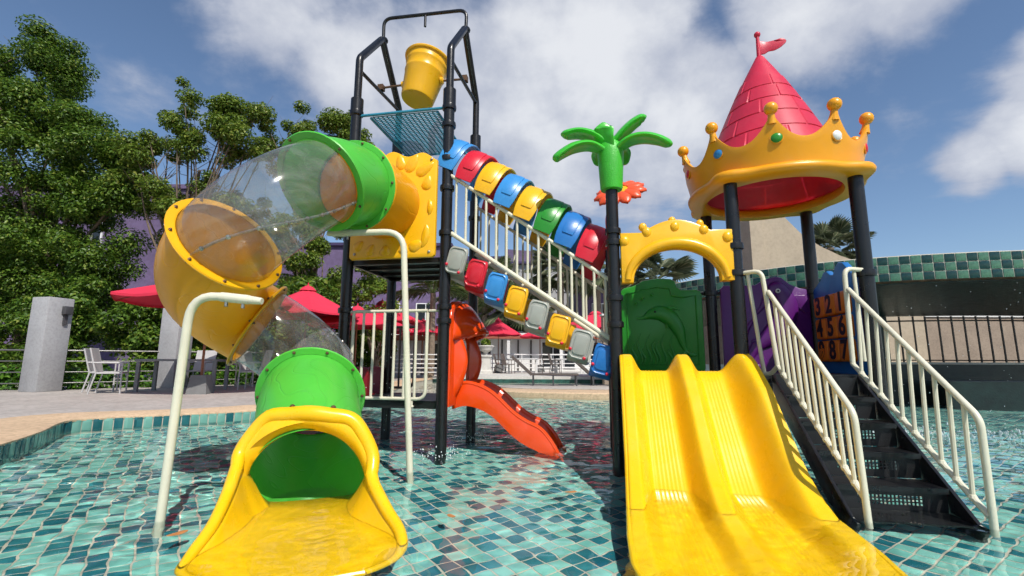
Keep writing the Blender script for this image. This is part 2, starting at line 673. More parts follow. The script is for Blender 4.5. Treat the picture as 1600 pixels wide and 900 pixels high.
CONC = mat('pale_concrete', (0.44, 0.395, 0.36), 0.75, 0.14, 1.3, 0.25, 40, speck=0.35)
TAN = mat('tan_pebble_wash', (0.62, 0.44, 0.28), 0.8, 0.10, 2.0, 0.35, 120, speck=0.35)
GROUT = mat('cement_grout', (0.50, 0.46, 0.38), 0.8, 0.16, 9, 0.2, 90)
SOIL = mat('garden_soil', (0.07, 0.055, 0.035), 0.95, 0.3, 2)


def tile_mat(name, col, dark=False):
    m, nt, p = nodes_of(name)
    oi = nt.nodes.new('ShaderNodeObjectInfo')
    ge = nt.nodes.new('ShaderNodeNewGeometry')
    n = link_noise(nt, 6.0, 4, 0.6)
    wn_ = nt.nodes.new('ShaderNodeTexWhiteNoise')
    # each tile fired a little differently: cell noise on the laying grid
    mp = nt.nodes.new('ShaderNodeMapping')
    mp.inputs['Rotation'].default_value = (0, 0, -TILE_A)
    mp.inputs['Scale'].default_value = (1 / TILE_P,) * 3
    nt.links.new(ge.outputs['Position'], mp.inputs[0])
    fl = nt.nodes.new('ShaderNodeVectorMath'); fl.operation = 'FLOOR'
    nt.links.new(mp.outputs[0], fl.inputs[0])
    nt.links.new(fl.outputs[0], wn_.inputs['Vector'])
    a = nt.nodes.new('ShaderNodeMath'); a.operation = 'MULTIPLY_ADD'; a.inputs[1].default_value = 0.6
    nt.links.new(wn_.outputs['Value'], a.inputs[0])
    b = nt.nodes.new('ShaderNodeMath'); b.operation = 'MULTIPLY'; b.inputs[1].default_value = 0.4
    nt.links.new(n.outputs[0], b.inputs[0])
    nt.links.new(b.outputs[0], a.inputs[2])
    c = ramp(nt, a.outputs[0], [(0.15, col[0]), (0.5, col[1]), (0.85, col[2])])
    nt.links.new(c, p.inputs['Base Color'])
    p.inputs['Roughness'].default_value = 0.22
    return m


TILE_A = R(35.0)
TILE_P = 0.096
TILE_L = tile_mat('pale_turquoise_glaze', [(0.15, 0.42, 0.365), (0.20, 0.50, 0.44), (0.27, 0.57, 0.50)])
TILE_D = tile_mat('deep_teal_glaze', [(0.010, 0.10, 0.13), (0.016, 0.15, 0.185), (0.035, 0.21, 0.24)])

# ground sheet out to the horizon
g = MB().add([(-400, -60, -0.6), (400, -60, -0.6), (400, 500, -0.6), (-400, 500, -0.6)], [(0, 1, 2, 3)])
top_mesh('ground', g, SOIL, kind='structure', smooth=0)

# pool floor: a grout bed and the tiles laid on it
fl = MB().add([(-7, -3, POOL_Z), (13, -3, POOL_Z), (13, 19.6, POOL_Z), (-7, 19.6, POOL_Z)], [(0, 1, 2, 3)])
pool_floor = top_mesh('pool_floor', fl, GROUT, kind='structure', smooth=0)
ct, st_ = math.cos(TILE_A), math.sin(TILE_A)


def in_pool(x, y):
    if not (-5.6 < x < 11.5 and -0.6 < y < 12.5):
        return False
    if x > -2.7:
        return True
    for (x0, y0), (x1, y1) in zip(EDGE, EDGE[1:]):
        if y0 <= y < y1:
            return x > x0 + (x1 - x0) * (y - y0) / (y1 - y0)
    return x > -4.3


def one_tile(h, e=0.004, z=0.0):
    a, b = h, h - 0.004
    vs = [(-a, -a, 0), (a, -a, 0), (a, a, 0), (-a, a, 0), (-a, -a, e * 0.6), (a, -a, e * 0.6), (a, a, e * 0.6), (-a, a, e * 0.6), (-b, -b, e), (b, -b, e), (b, b, e), (-b, b, e)]
    fs = [(8, 9, 10, 11)] + [(i, (i + 1) % 4, 4 + (i + 1) % 4, 4 + i) for i in range(4)] + [(4 + i, 4 + (i + 1) % 4, 8 + (i + 1) % 4, 8 + i) for i in range(4)]
    return vs, fs


TH = TILE_P / 2 - 0.0052
tv, tf = one_tile(TH, 0.006)
tile_me = []
for m_, nm in ((TILE_L, 'tile_pale'), (TILE_D, 'tile_dark')):
    me = bpy.data.meshes.new(nm)
    me.from_pydata(tv, [], tf)
    me.materials.append(m_)
    tile_me.append(me)
tiles = []
trng = random.Random(21)
for i in range(-140, 190):
    for j in range(-140, 190):
        gx, gy = (i + 0.5) * TILE_P, (j + 0.5) * TILE_P
        x, y = gx * ct - gy * st_, gx * st_ + gy * ct
        k = trng.random()
        if in_pool(x, y):
            dk = k < 0.40 + 0.12 * noise.noise((x * 0.8, y * 0.8, 3))
            tiles.append((x, y, dk))


def screen(x, y, z):
    """angle test: is this point in the photograph's field of view"""
    dep = y * math.cos(0.152) + (z - 0.9) * math.sin(0.152)
    if dep < 0.3:
        return None
    up = -y * math.sin(0.152) + (z - 0.9) * math.cos(0.152)
    return 800 + 734 * x / dep, 450 - 734 * up / dep


def in_view_tile(x, y):
    s = screen(x, y, -0.22)
    if s is None or not (-10 < s[0] < 1610 and s[1] < 915):
        return False
    if 1.2 > 0 and 990 < s[0] < 1330 and s[1] > 700:     # under the wide slide
        return False
    if 330 < s[0] < 600 and s[1] > 770:                  # under the tube slide's run-out
        return False
    return True


seen = sorted((t for t in tiles if in_view_tile(t[0], t[1])), key=lambda t: t[0] ** 2 + t[1] ** 2)
near = set(seen[:300])
for x, y, dk in seen[:300]:
    o = bpy.data.objects.new('tile', tile_me[1 if dk else 0])
    link(o, pool_floor)
    o.location = (x, y, POOL_Z)
    o.rotation_euler = (R(trng.uniform(-0.5, 0.5)), R(trng.uniform(-0.5, 0.5)), TILE_A + R(trng.uniform(-0.8, 0.8)))
rest = MB()
rid = []
for t in tiles:
    if t in near:
        continue
    x, y, dk = t
    rest.add([(x + p[0] * ct - p[1] * st_, y + p[0] * st_ + p[1] * ct, POOL_Z + p[2]) for p in tv], tf)
    rid += [1 if dk else 0] * len(tf)
me = bpy.data.meshes.new('floor_tiles')
me.from_pydata(rest.v, [], rest.f)
me.materials.append(TILE_L); me.materials.append(TILE_D)
me.polygons.foreach_set('material_index', rid)
ft = bpy.data.objects.new('floor_tiles', me)
link(ft, pool_floor)
ft['kind'] = 'stuff'

# pool wall under the left deck with one row of upright tiles at the water line
wall = MB()
for i in range(len(EDGE_S) - 1):
    (x0, y0), (x1, y1) = EDGE_S[i], EDGE_S[i + 1]
    wall.add([(x0, y0, POOL_Z - 0.05), (x1, y1, POOL_Z - 0.05), (x1, y1, DECK_Z - 0.012), (x0, y0, DECK_Z - 0.012)], [(0, 1, 2, 3)])
pool_wall = top_mesh('pool_wall', wall, GROUT, kind='structure', smooth=0)
acc_l = 0.0
WT = 0.105
TILE_WL = tile_mat('waterline_tile_pale', [(0.13, 0.32, 0.27), (0.17, 0.38, 0.32), (0.21, 0.43, 0.36)])
TILE_WD = tile_mat('waterline_tile_dark', [(0.01, 0.08, 0.09), (0.015, 0.11, 0.13), (0.03, 0.16, 0.17)])
wt_mesh = []
for m_ in (TILE_WL, TILE_WD):
    b = MB()
    b.prism(rrect(-WT / 2 + 0.006, WT / 2 - 0.006, -0.078, 0.078, 0.006, 2), (0, 0, 0), (1, 0, 0), (0, 0, 1), (0, -1, 0), 0.012, 0.003)
    wt_mesh.append(b.mesh('wall_tile', m_, 30))
for i in range(len(EDGE_S) - 1):
    (x0, y0), (x1, y1) = EDGE_S[i], EDGE_S[i + 1]
    seg = math.hypot(x1 - x0, y1 - y0)
    while acc_l < seg:
        t = acc_l / seg
        x, y = x0 + (x1 - x0) * t, y0 + (y1 - y0) * t
        if 2.6 < y < 8.6:
            a = math.atan2(y1 - y0, x1 - x0)
            for zc in (0.05, -0.115):
                o = bpy.data.objects.new('wall_tile', wt_mesh[0 if trng.random() < 0.62 else 1])
                link(o, pool_wall)
                o.location = (x, y, zc)
                o.rotation_euler = (0, 0, a)
        acc_l += WT
    acc_l -= seg

# coping band of tan pebble wash, then the concrete deck
off1 = offset_poly(EDGE_S, lambda i: 0.75 + 0.28 * noise.noise((i * 0.13, 4.2, 0)))
cop = MB()
lip = offset_poly(EDGE_S, -0.012)
lip2 = offset_poly(EDGE_S, 0.015)
n_ = len(EDGE_S)
rows = [[(p[0], p[1], DECK_Z - 0.035) for p in lip], [(p[0], p[1], DECK_Z - 0.012) for p in lip], [(p[0], p[1], DECK_Z) for p in lip2], [(p[0], p[1], DECK_Z + 0.004) for p in off1]]
cop.loft(rows, closed=False, cap=False)
top_mesh('pool_coping', cop, TAN, kind='structure')
dk = MB()
far = [(-40.0 + 0 * p[0], p[1] * 1.0) for p in EDGE_S]
dk.loft([[(p[0], p[1], DECK_Z) for p in offset_poly(EDGE_S, 0.4)], [(p[0] - 6, p[1] + 1.5, DECK_Z) for p in off1], [(p[0], p[1] + 6, DECK_Z) for p in far]], closed=False, cap=False)
top_mesh('deck', dk, CONC, kind='structure', smooth=0)

# little paved island in the far water
IS_C = (2.1, 13.3)
isl, ist = [], []
for i in range(48):
    a = 2 * math.pi * i / 48
    rx, ry = 2.75, 2.05 + 0.25 * math.cos(2 * a + 0.6)
    isl.append((IS_C[0] + rx * math.cos(a), IS_C[1] + ry * math.sin(a)))
    ist.append((IS_C[0] + 0.1 + (rx - 0.1) * 0.97 * math.cos(a), IS_C[1] + 0.55 + (ry - 0.62) * math.sin(a)))
ib = MB().loft([[(x, y, -0.3) for x, y in isl], [(x, y, 0.10) for x, y in isl], [(x, y, 0.13) for x, y in inset(isl, 0.03)]], True, True)
top_mesh('island', ib, TAN, kind='structure')
it = MB().prism(ist, (0, 0, 0.131), (1, 0, 0), (0, 1, 0), (0, 0, 1), 0.02, 0.005)
top_mesh('island_paving', it, CONC, kind='structure')

# far terrace behind the water
ter = MB().box(-3.6, 30, 19.4, 60, -0.5, 0.24)
top_mesh('far_terrace', ter, mat('white_terrace_stone', (0.60, 0.58, 0.54), 0.7, 0.12, 1.5, speck=0.2), kind='structure', smooth=0)
ban = MB().box(-3.6, 16, 19.38, 19.40, -0.4, 0.13)
top_mesh('terrace_edge', ban, mat('dark_green_mosaic', (0.02, 0.075, 0.06), 0.35, 0.6, 7), kind='structure', smooth=0)


# ------------------------------------------------------------------ water
def water_mat():
    m, nt, p = nodes_of('pool_water')
    p.inputs['Base Color'].default_value = (0.90, 0.975, 0.965, 1)
    p.inputs['Roughness'].default_value = 0.0
    p.inputs['IOR'].default_value = 1.333
    p.inputs['Transmission Weight'].default_value = 1.0
    return m


RIP = [(-1.02, 2.62, 0.0026), (-0.86, 2.50, 0.0020), (1.05, 3.02, 0.0026), (1.55, 3.12, 0.0026), (1.9, 2.9, 0.002), (-1.95, 2.55, 0.0016), (0.1, 2.75, 0.0012), (-0.83, 3.9, 0.002), (2.5, 2.7, 0.0016), (1.45, 2.75, 0.0022)]


def wave(x, y):
    d = math.hypot(x, y)
    ag = 0.75 + 1.15 * max(0.0, min(1.0, (y - 2.7) / 2.2))
    if x < -1.3:
        ag *= 1.0 + 0.55 * min(1.0, (-1.3 - x) / 0.8)
    ag *= 0.8 + 0.6 * noise.noise((x * 0.7, y * 0.7, 9))
    z = 0.0052 * noise.noise((x * 1.5 + 7, y * 1.9, 0.3)) + 0.0036 * noise.noise((x * 3.6, y * 4.4, 1.3)) + 0.0026 * noise.noise((x * 8.0, y * 9.5, 2.1)) + 0.0009 * noise.noise((x * 15.0, y * 17.0, 7.1))
    z *= ag * 1.4
    if y > 4.0:
        z += 0.0016 * noise.noise((x * 17, y * 14, 5)) * min(1, (y - 4.0))
    if y < 4.4:
        for cx, cy_, A in RIP:
            r = math.hypot(x - cx, y - cy_)
            if r < 0.55:
                z += 0.55 * A * math.sin(r * (1 + 0.35 * noise.noise((x * 5, y * 5, 4))) * 2 * math.pi / 0.085 + 2.5 * noise.noise((x * 4, y * 4, 8))) * math.exp(-r * 5.5)
    return z


ys = []
y = -2.9
while y < 19.45:
    ys.append(y)
    y += 0.12 if y < 1.6 else 0.018 if y < 4.2 else 0.035 if y < 7 else 0.09 if y < 12 else 0.2
xs = []
x = -7.0
while x < 12.5:
    xs.append(x)
    x += 0.09 if x < -4.6 else 0.022 if x < 3.8 else 0.06 if x < 6 else 0.15
wv = [(x, y, wave(x, y)) for y in ys for x in xs]
nx = len(xs)
wf = [(j * nx + i, j * nx + i + 1, (j + 1) * nx + i + 1, (j + 1) * nx + i) for j in range(len(ys) - 1) for i in range(nx - 1)]
me = bpy.data.meshes.new('water')
me.from_pydata(wv, [], wf)
me.materials.append(water_mat())
me.shade_smooth()
water = bpy.data.objects.new('water', me)
COL.objects.link(water)
water['kind'] = 'structure'
water.cycles.is_caustics_caster = True
# =================================================================== PLAYGROUND
POST_R = 0.057


def collar(parent, a, b, z, r=POST_R):
    """two-ear clamp ring round a post"""
    m = MB().lathe([(r + 0.001, -0.03), (r + 0.016, -0.026), (r + 0.019, 0), (r + 0.016, 0.026), (r + 0.001, 0.03)], (a, b, z), 16)
    c = part('clamp', m, BLK, parent)
    return c


def post(parent, a, b, z0, z1, clamps=(), cap=True):
    o = part('post', MB().lathe([(POST_R, z0), (POST_R, z1 - 0.01), (POST_R - 0.01, z1)], (a, b, 0), 18), BLK, parent)
    for z in clamps:
        collar(o, a, b, z)
    return o


Z0 = POOL_Z
T = {'T1': (-2.739, 0.115), 'T2': (-1.664, 0.115), 'T3': (-1.664, 1.19), 'T4': (-2.739, 1.19)}
# ------------------------------------------------------------------ splash tower
tower = play('splash_tower', 'tall black steel splash tower with two decks carrying the yellow bucket', 'play tower', (-2.2, 0.65, Z0))
CL = {'T1': (1.40, 3.60), 'T2': (3.56, 3.36, 2.98, 2.66, 2.18, 1.42, 1.28), 'T3': (2.66, 1.4, 3.5), 'T4': (1.4, 3.5)}
for k, (a, b) in T.items():
    p = post(tower, a, b, Z0, 3.60, CL[k])
    part('sleeve', MB().lathe([(POST_R + 0.002, 3.56), (POST_R + 0.012, 3.57), (POST_R + 0.012, 3.765), (POST_R - 0.01, 3.775)], (a, b, 0), 18), BLK, p)
for a in (-2.739, -1.664):
    fr = [(a, 0.115, 3.70), (a, 0.115, 4.27), (a, 0.62, 4.88), (a, 0.74, 4.74), (a, 1.19, 4.25), (a, 1.19, 3.70)]
    part('arched_frame', pipe(fr, 0.042, 12, 0.05), BLK, tower)
    part('brace', pipe([(a, 0.125, 4.13), (a, 1.16, 4.22)], 0.021, 10), BLK, tower)
    part('bearing', MB().box(a - 0.035, a + 0.035, 0.62, 0.69, 4.20, 4.27), RUST, tower)
# decks: perforated black plates with a folded rim and cross ribs
def deck(parent, a0, a1, b0, b1, zt, h):
    d = part('deck', MB().box(a0, a1, b0, b1, zt - 0.012, zt), BLK_DECK, parent)
    part('rim', MB().box(a0, a1, b0 - 0.004, b0 + 0.03, zt - h, zt - 0.014), BLK_DECK, d)
    part('rim', MB().box(a0, a1, b1 - 0.03, b1 + 0.004, zt - h, zt - 0.014), BLK_DECK, d)
    part('rim', MB().box(a0 - 0.004, a0 + 0.03, b0 + 0.034, b1 - 0.034, zt - h, zt - 0.014), BLK_DECK, d)
    part('rim', MB().box(a1 - 0.03, a1 + 0.004, b0 + 0.034, b1 - 0.034, zt - h, zt - 0.014), BLK_DECK, d)
    for t in (0.33, 0.67):
        bb = b0 + (b1 - b0) * t
        part('rib', MB().box(a0 + 0.034, a1 - 0.034, bb - 0.015, bb + 0.015, zt - h + 0.01, zt - 0.016), BLK_DECK, d)
    return d


deck(tower, -2.72, -1.68, 0.13, 1.175, 1.935, 0.055)
deck(tower, -2.72, -1.68, 0.13, 1.175, 0.50, 0.075)


def railing(parent, p0, p1, z0, z1, nb, r=0.017, name='railing', m=CREAM, round_end=True, posts=True):
    """rounded rail frame with upright bars between two plan points (a,b)"""
    a0, b0 = p0
    a1, b1 = p1
    L = lambda t, z: (a0 + (a1 - a0) * t, b0 + (b1 - b0) * t, z)
    rail = part(name, pipe([L(0, z0 + 0.02), L(0, z1), L(1, z1)], r, 10, 0.03), m, parent)
    part('lower_rail', pipe([L(0, z0), L(1, z0), L(1, z1 - 0.02)], r, 10, 0.09), m, rail)
    for i in range(1, nb):
        t = i / nb
        part('bar', pipe([L(t, z0), L(t, z1)], r * 0.82, 8), m, rail)
    return rail


railing(tower, (-2.63, 0.10), (-1.83, 0.10), 0.52, 1.385, 7)
for a in (-2.52, -1.97):
    part('bracket', pipe([(a, 0.10, 0.50), (a, 0.10, 0.455), (a + 0.02, 0.10, 0.44)], 0.016, 8), CREAM, tower)
for a, b in ((-2.68, 0.11), (-1.76, 0.11)):
    part('tie', pipe([(a - 0.06, b, 1.385), (a + 0.06, b, 1.385)], 0.014, 8), CREAM, tower)
BROWNPIPE = mat('brown_painted_pipe', (0.10, 0.065, 0.05), 0.4, 0.15, 8)
railing(tower, (-2.05, 1.19), (-1.72, 1.19), 0.56, 1.30, 3, 0.016, 'back_railing', BROWNPIPE)
railing(tower, (-2.69, 1.19), (-2.40, 1.19), 0.56, 1.30, 3, 0.016, 'back_railing', BROWNPIPE)

# ------------------------------------------------------------------ tipping bucket
bk = play('tipping_bucket', 'big yellow plastic bucket tipped on its axle high in the tower frame', 'bucket', (-2.2, 0.655, 4.0))
tilt = Matrix.Translation((-2.195, 0.655, 4.27)) @ Matrix.Rotation(R(9), 4, 'Y') @ Matrix.Rotation(R(-10), 4, 'X')
m = MB().lathe([(0.178, -0.285), (0.188, -0.29), (0.198, -0.27), (0.236, 0.06), (0.243, 0.07), (0.243, 0.085), (0.241, 0.10), (0.252, 0.18), (0.259, 0.19), (0.260, 0.205), (0.258, 0.215), (0.27, 0.28), (0.25, 0.28), (0.18, -0.24)], (0, 0, 0), 36)
m.v = [tuple(tilt @ Vector(p)) for p in m.v]
body = part('bucket_body', m, YEL, bk)
m = MB().tube([(0.272 * math.cos(2 * math.pi * i / 36), 0.272 * math.sin(2 * math.pi * i / 36), 0.282) for i in range(36)], 0.020, 8, loop=True)
m.v = [tuple(tilt @ Vector(p)) for p in m.v]
part('rim', m, YEL, bk)
for s in (-1, 1):
    part('axle', pipe([(-2.2 + s * 0.235, 0.655, 4.245), (-2.2 + s * 0.54, 0.655, 4.235)], 0.014, 8), AXLE, bk)
    part('axle_boss', MB().lathe([(0.045, 0), (0.04, 0.03), (0.02, 0.035)], (-2.2 + s * 0.235, 0.655, 4.245), 12, (s, 0, 0)), YEL, bk)

# ------------------------------------------------------------------ spray bar above the bucket
sb = play('spray_bar', 'thin black pipe arch with a short spout over the bucket', 'water pipe', (-2.2, 0.65, 4.88))
part('pipe', pipe([(-2.739, 0.65, 4.80), (-2.745, 0.65, 5.185), (-1.655, 0.65, 5.155), (-1.664, 0.65, 4.80)], 0.021, 12, 0.11), BLK, sb)
part('spout', pipe([(-2.19, 0.65, 5.16), (-2.19, 0.65, 5.00)], 0.016, 10), BLK, sb)
for a in (-2.739, -1.664):
    part('flange', MB().lathe([(0.055, -0.02), (0.06, 0), (0.05, 0.02)], (a, 0.65, 4.885), 12), BLK, sb)

# ------------------------------------------------------------------ blue mesh shelf
sf = play('mesh_shelf', 'blue perforated steel tray hung between the tower posts below the bucket', 'tray', (-2.2, 0.65, 3.55))
ZS = 3.555
for b in (0.115, 1.19):
    part('bar', pipe([(-2.70, b, ZS + 0.01), (-1.70, b, ZS + 0.01)], 0.016, 10), TEAL, sf)
part('frame', pipe([(-2.57, 0.13, ZS - 0.02), (-2.57, 1.18, ZS - 0.02)], 0.016, 8), TEAL, sf)
part('frame', pipe([(-1.80, 0.13, ZS - 0.02), (-1.80, 1.18, ZS - 0.02)], 0.016, 8), TEAL, sf)
def mesh_sheet(parent, a0, a1, b0, b1, z):
    m = MB()
    nb, na = 30, 14
    for i in range(nb + 1):
        b = b0 + (b1 - b0) * i / nb
        m.box(a0, a1, b - 0.006, b + 0.006, z - 0.004, z + 0.004)
    for i in range(na + 1):
        a = a0 + (a1 - a0) * i / na
        m.box(a - 0.008, a + 0.008, b0, b1, z + 0.0045, z + 0.0085)
    return part('mesh_sheet', m, TEAL, parent, 0)


mesh_sheet(sf, -2.555, -1.815, 0.14, 1.17, ZS - 0.005)['kind'] = 'stuff'
part('hanger', pipe([(-1.79, 1.05, ZS), (-1.67, 1.16, ZS - 0.22)], 0.010, 8), TEAL, sf)

# ------------------------------------------------------------------ tube slide (world coordinates)
tube = thing('tube_slide', 'spiral tube slide of yellow, green and clear sections', 'slide', (-1.25, 4.72, 0))
tube['_base'] = [-1.25, 4.72, 0]
KN = [((-1.27, 4.74, 2.47), (-0.17, -0.98, 0.0)), ((-1.43, 4.06, 2.445), (-0.20, -0.93, -0.20)), ((-1.55, 3.60, 2.29), (-0.31, -0.76, -0.57)),
      ((-2.02, 3.27, 1.72), (-0.75, 0.40, -0.52)), ((-2.23, 4.16, 1.19), (0.81, 0.31, -0.50)), ((-1.58, 3.80, 0.62), (0.21, -0.90, -0.39)), ((-1.275, 3.14, 0.17), (0.26, -0.80, -0.50))]
MAGS = [(0.65, 0.65), (0.5, 0.55), (0.95, 1.0), (1.30, 1.35), (1.25, 1.2), (0.8, 0.8)]


def herm(i, t):
    p0, t0 = Vector(KN[i][0]), Vector(KN[i][1]).normalized() * MAGS[i][0]
    p1, t1 = Vector(KN[i + 1][0]), Vector(KN[i + 1][1]).normalized() * MAGS[i][1]
    h = lambda a, b, c, d: a * p0 + b * t0 + c * p1 + d * t1
    p = h(2 * t ** 3 - 3 * t ** 2 + 1, t ** 3 - 2 * t ** 2 + t, -2 * t ** 3 + 3 * t ** 2, t ** 3 - t ** 2)
    d = h(6 * t * t - 6 * t, 3 * t * t - 4 * t + 1, -6 * t * t + 6 * t, 3 * t * t - 2 * t)
    return p, d.normalized()


TR = 0.355
NS = 56
up0 = Vector((0, 0, 1))


def ring_at(p, d, r, n=NS):
    a = d.cross(up0).normalized()
    b = a.cross(d).normalized()
    return [p + r * (math.cos(2 * math.pi * k / n) * a + math.sin(2 * math.pi * k / n) * b) for k in range(n)]


SECT = [('yellow_tube', YEL_G, 'yellow tube stub bolted to the entry panel'), ('green_tube', GRN_G, 'upper green tube section'), ('clear_tube', CLEAR, 'long upper clear plastic section'),
        ('yellow_bend', YEL_G, 'big yellow elbow section'), ('clear_tube', CLEAR, 'lower clear plastic section'), ('green_tube', GRN_G, 'lower green tube section')]
for i, (nm, mt_, lb) in enumerate(SECT):
    n = 18
    rings, uvs = [], []
    L = 0
    prev = None
    for j in range(n + 1):
        t = j / n
        p, d = herm(i, t)
        if prev is not None:
            L += (p - prev).length
        prev = p
        rr = TR - (0.012 if mt_ is CLEAR else 0)
        rings.append(ring_at(p, d, rr, NS))
        uvs.append(L)
    m = MB().loft(rings, True, False)
    m.uv = [(k / NS * 2.2 * 1.0 + i * 3.7, uvs[j] * 1.0) for j in range(n + 1) for k in range(NS)]
    o = part(nm, m, mt_, tube, 60, lb)
    if mt_ is CLEAR:
        # bolted overlap strip along the side that faces out
        k = 33 if i == 2 else 22
        strip = [r[k] + (r[k] - herm(i, j / n)[0]).normalized() * 0.006 for j, r in enumerate(rings)]
        part('seam_strip', MB().tube(strip, [0.008] + [0.011] * (n - 1) + [0.008], 6), CLEAR, o)
        for j in range(1, n, 2 if i == 2 else 4):
            c = herm(i, j / n)[0]
            nrm = (rings[j][k] - c).normalized()
            bolt(o, strip[j], nrm, 0.011)
    else:
        for e, tt in ((0, 0.0), (1, 1.0)):
            if (i == 0 and e == 0) or (i == 5 and e == 1):
                continue
            p, d = herm(i, tt)
            s = 1 if e == 0 else -1
            fl_ = MB().loft([ring_at(p + d * s * 0.002, d, TR - 0.006), ring_at(p + d * s * 0.002, d, 0.402), ring_at(p + d * s * 0.012, d, 0.408), ring_at(p + d * s * 0.022, d, 0.402), ring_at(p + d * s * 0.028, d, TR + 0.002)], True, False)
            f_o = part('flange', fl_, mat(nm[:3] + '_flange', (0.88, 0.43, 0.006) if nm[0] == 'y' else (0.09, 0.50, 0.05), 0.33, 0.05), o, 50)
            for q in range(10):
                rp = ring_at(p, d, 0.384, 10)[q]
                bolt(f_o, rp + d * (0.024 * s), d * s, 0.0085, RUST)
                if q % 2 == 0 or e == 0:
                    bolt(f_o, rp, -d * s, 0.008, RUST)
# entry panel with leaf reliefs
pn = []
for i in range(30):
    t = i / 29
    pn.append((-2.655 + 0.925 * t, 2.95 + 0.03 * math.sin(t * 17) + 0.07 * math.sin(math.pi * t)))
panel_out = [(-1.73, 1.955), (-1.735, 1.925), (-1.76, 1.905), (-2.63, 1.905), (-2.652, 1.925), (-2.655, 1.955)] + pn
ent = play('entry_panel', 'square yellow panel with moulded leaves where the tube slide starts', 'panel', (-2.2, 0.06, 1.9))
em = part('plate', MB().prism(panel_out, (0, 0.03, 0), (1, 0, 0), (0, 0, 1), (0, -1, 0), 0.055, 0.016), YEL, ent)
for k, (a, z, w, h, an) in enumerate([(-1.86, 2.83, 0.10, 0.045, 35), (-2.0, 2.90, 0.10, 0.045, 60), (-1.83, 2.68, 0.075, 0.04, 75), (-2.13, 2.92, 0.08, 0.04, 100), (-1.83, 2.12, 0.04, 0.09, -10), (-1.93, 2.03, 0.075, 0.045, 25),
                                      (-2.06, 2.00, 0.05, 0.04, 90), (-2.26, 1.99, 0.05, 0.04, 80), (-2.42, 2.0, 0.06, 0.035, 60), (-2.55, 2.05, 0.06, 0.035, 45), (-1.79, 2.42, 0.03, 0.06, 0)]):
    ca, sa = math.cos(R(an)), math.sin(R(an))
    lf = []
    N = 22
    rings = []
    for j in range(7):
        s = j / 6
        sc_ = math.cos(s * math.pi / 2 * 0.98)
        rg = []
        for q in range(N):
            th = 2 * math.pi * q / N
            x = 1.15 * w * math.cos(th) * sc_
            y = 1.35 * h * math.sin(th) * sc_ * (1 - 0.35 * math.cos(th))
            gv = 0.006 * abs(math.sin(4 * x / w * 2)) * sc_
            rg.append((a + x * ca - y * sa, -0.022 - 0.024 * math.sin(s * math.pi / 2) + gv, z + x * sa + y * ca))
        rings.append(rg)
    part('leaf_relief', MB().loft(rings), YEL, ent)
for a, z in ((-1.79, 1.96), (-2.59, 1.96), (-1.79, 2.93), (-2.58, 2.9)):
    bolt(ent, (a, -0.026, z), (0, -1, 0), 0.010)

# run-out: hooded mouth that opens into a wide flat tongue under the water line
ex = thing('slide_exit', 'yellow hooded mouth and flat tongue at the foot of the tube slide', 'slide exit', (-1.25, 3.05, 0))
ex['_base'] = [-1.25, 3.05, 0]
EC, ED = Vector(KN[-1][0]), Vector(KN[-1][1]).normalized()
SX = ED.cross(up0).normalized()
SX = -SX if SX.x < 0 else SX
UX = SX.cross(ED).normalized()
UX = -UX if UX.z < 0 else UX
RIML = [(-1.595, 2.86, 0.27), (-1.625, 2.93, 0.345), (-1.572, 2.965, 0.455), (-1.483, 2.975, 0.548), (-1.36, 2.965, 0.562), (-1.232, 2.955, 0.572), (-1.11, 2.975, 0.556), (-0.995, 3.0, 0.532), (-0.918, 3.0, 0.452), (-0.845, 2.99, 0.315), (-0.83, 2.915, 0.20)]
LEFT = [(-1.62, 3.06, 0.16), (-1.612, 2.95, 0.24), (-1.60, 2.86, 0.255), (-1.545, 2.70, 0.175), (-1.492, 2.50, 0.075), (-1.478, 2.33, 0.0), (-1.43, 2.20, -0.035), (-1.30, 2.125, -0.05)]
RIGHT = [(-0.91, 3.13, 0.16), (-0.862, 3.02, 0.235), (-0.825, 2.92, 0.195), (-0.69, 2.75, 0.085), (-0.578, 2.60, 0.02), (-0.535, 2.47, -0.025), (-0.55, 2.33, -0.04), (-0.64, 2.22, -0.05)]
LS, RS = smooth_path(LEFT, 5), smooth_path(RIGHT, 5)
nS = len(LS)
secs = []
NQ = 40
for k in range(nS):
    l, r = Vector(LS[k]), Vector(RS[k])
    t = k / (nS - 1)
    pw = 2.2 + 5.0 * min(1, t * 1.6)
    zf = -0.150 + 0.065 * min(1, t * 3.0) - 0.01 * t
    row = []
    for i in range(NQ + 1):
        q = -1 + 2 * i / NQ
        c = l.lerp(r, (q + 1) / 2)
        ze = l.z if q < 0 else r.z
        c.z = zf + (ze - zf) * abs(q) ** pw
        row.append(c)
    secs.append(row)
# the lower half of the tube end leads in
back = []
for i in range(NQ + 1):
    th = math.pi * i / NQ
    back.append(EC - ED * 0.02 - SX * (0.35 * math.cos(th)) - UX * (0.35 * math.sin(th)))
secs.insert(0, back)
trough = part('trough', MB().loft(secs, False, False), YEL_SLIDE, ex, 60)
sol = trough.modifiers.new('thickness', 'SOLIDIFY')
sol.thickness = 0.034
sol.offset = 0
part('front_lip', MB().tube(smooth_path([LS[-1], (-0.97, 2.10, -0.055), RS[-1]], 8), 0.026, 10), YEL_SLIDE, ex)
rim = smooth_path(RIML, 4)
nRm = len(rim)
full = list(reversed(LS[11:])) + rim[1:-1] + RS[11:]
nF, nl = len(full), len(LS) - 11
fr_ = []
for i in range(nF):
    if i < nl:
        k = 1 - i / nl
    elif i >= nF - nl:
        k = (i - (nF - nl)) / nl
    else:
        k = 0
    up_k = math.sin(math.pi * min(1, max(0, (i - nl) / (nF - 2 * nl))))
    fr_.append(0.036 + 0.013 * up_k - 0.015 * k)
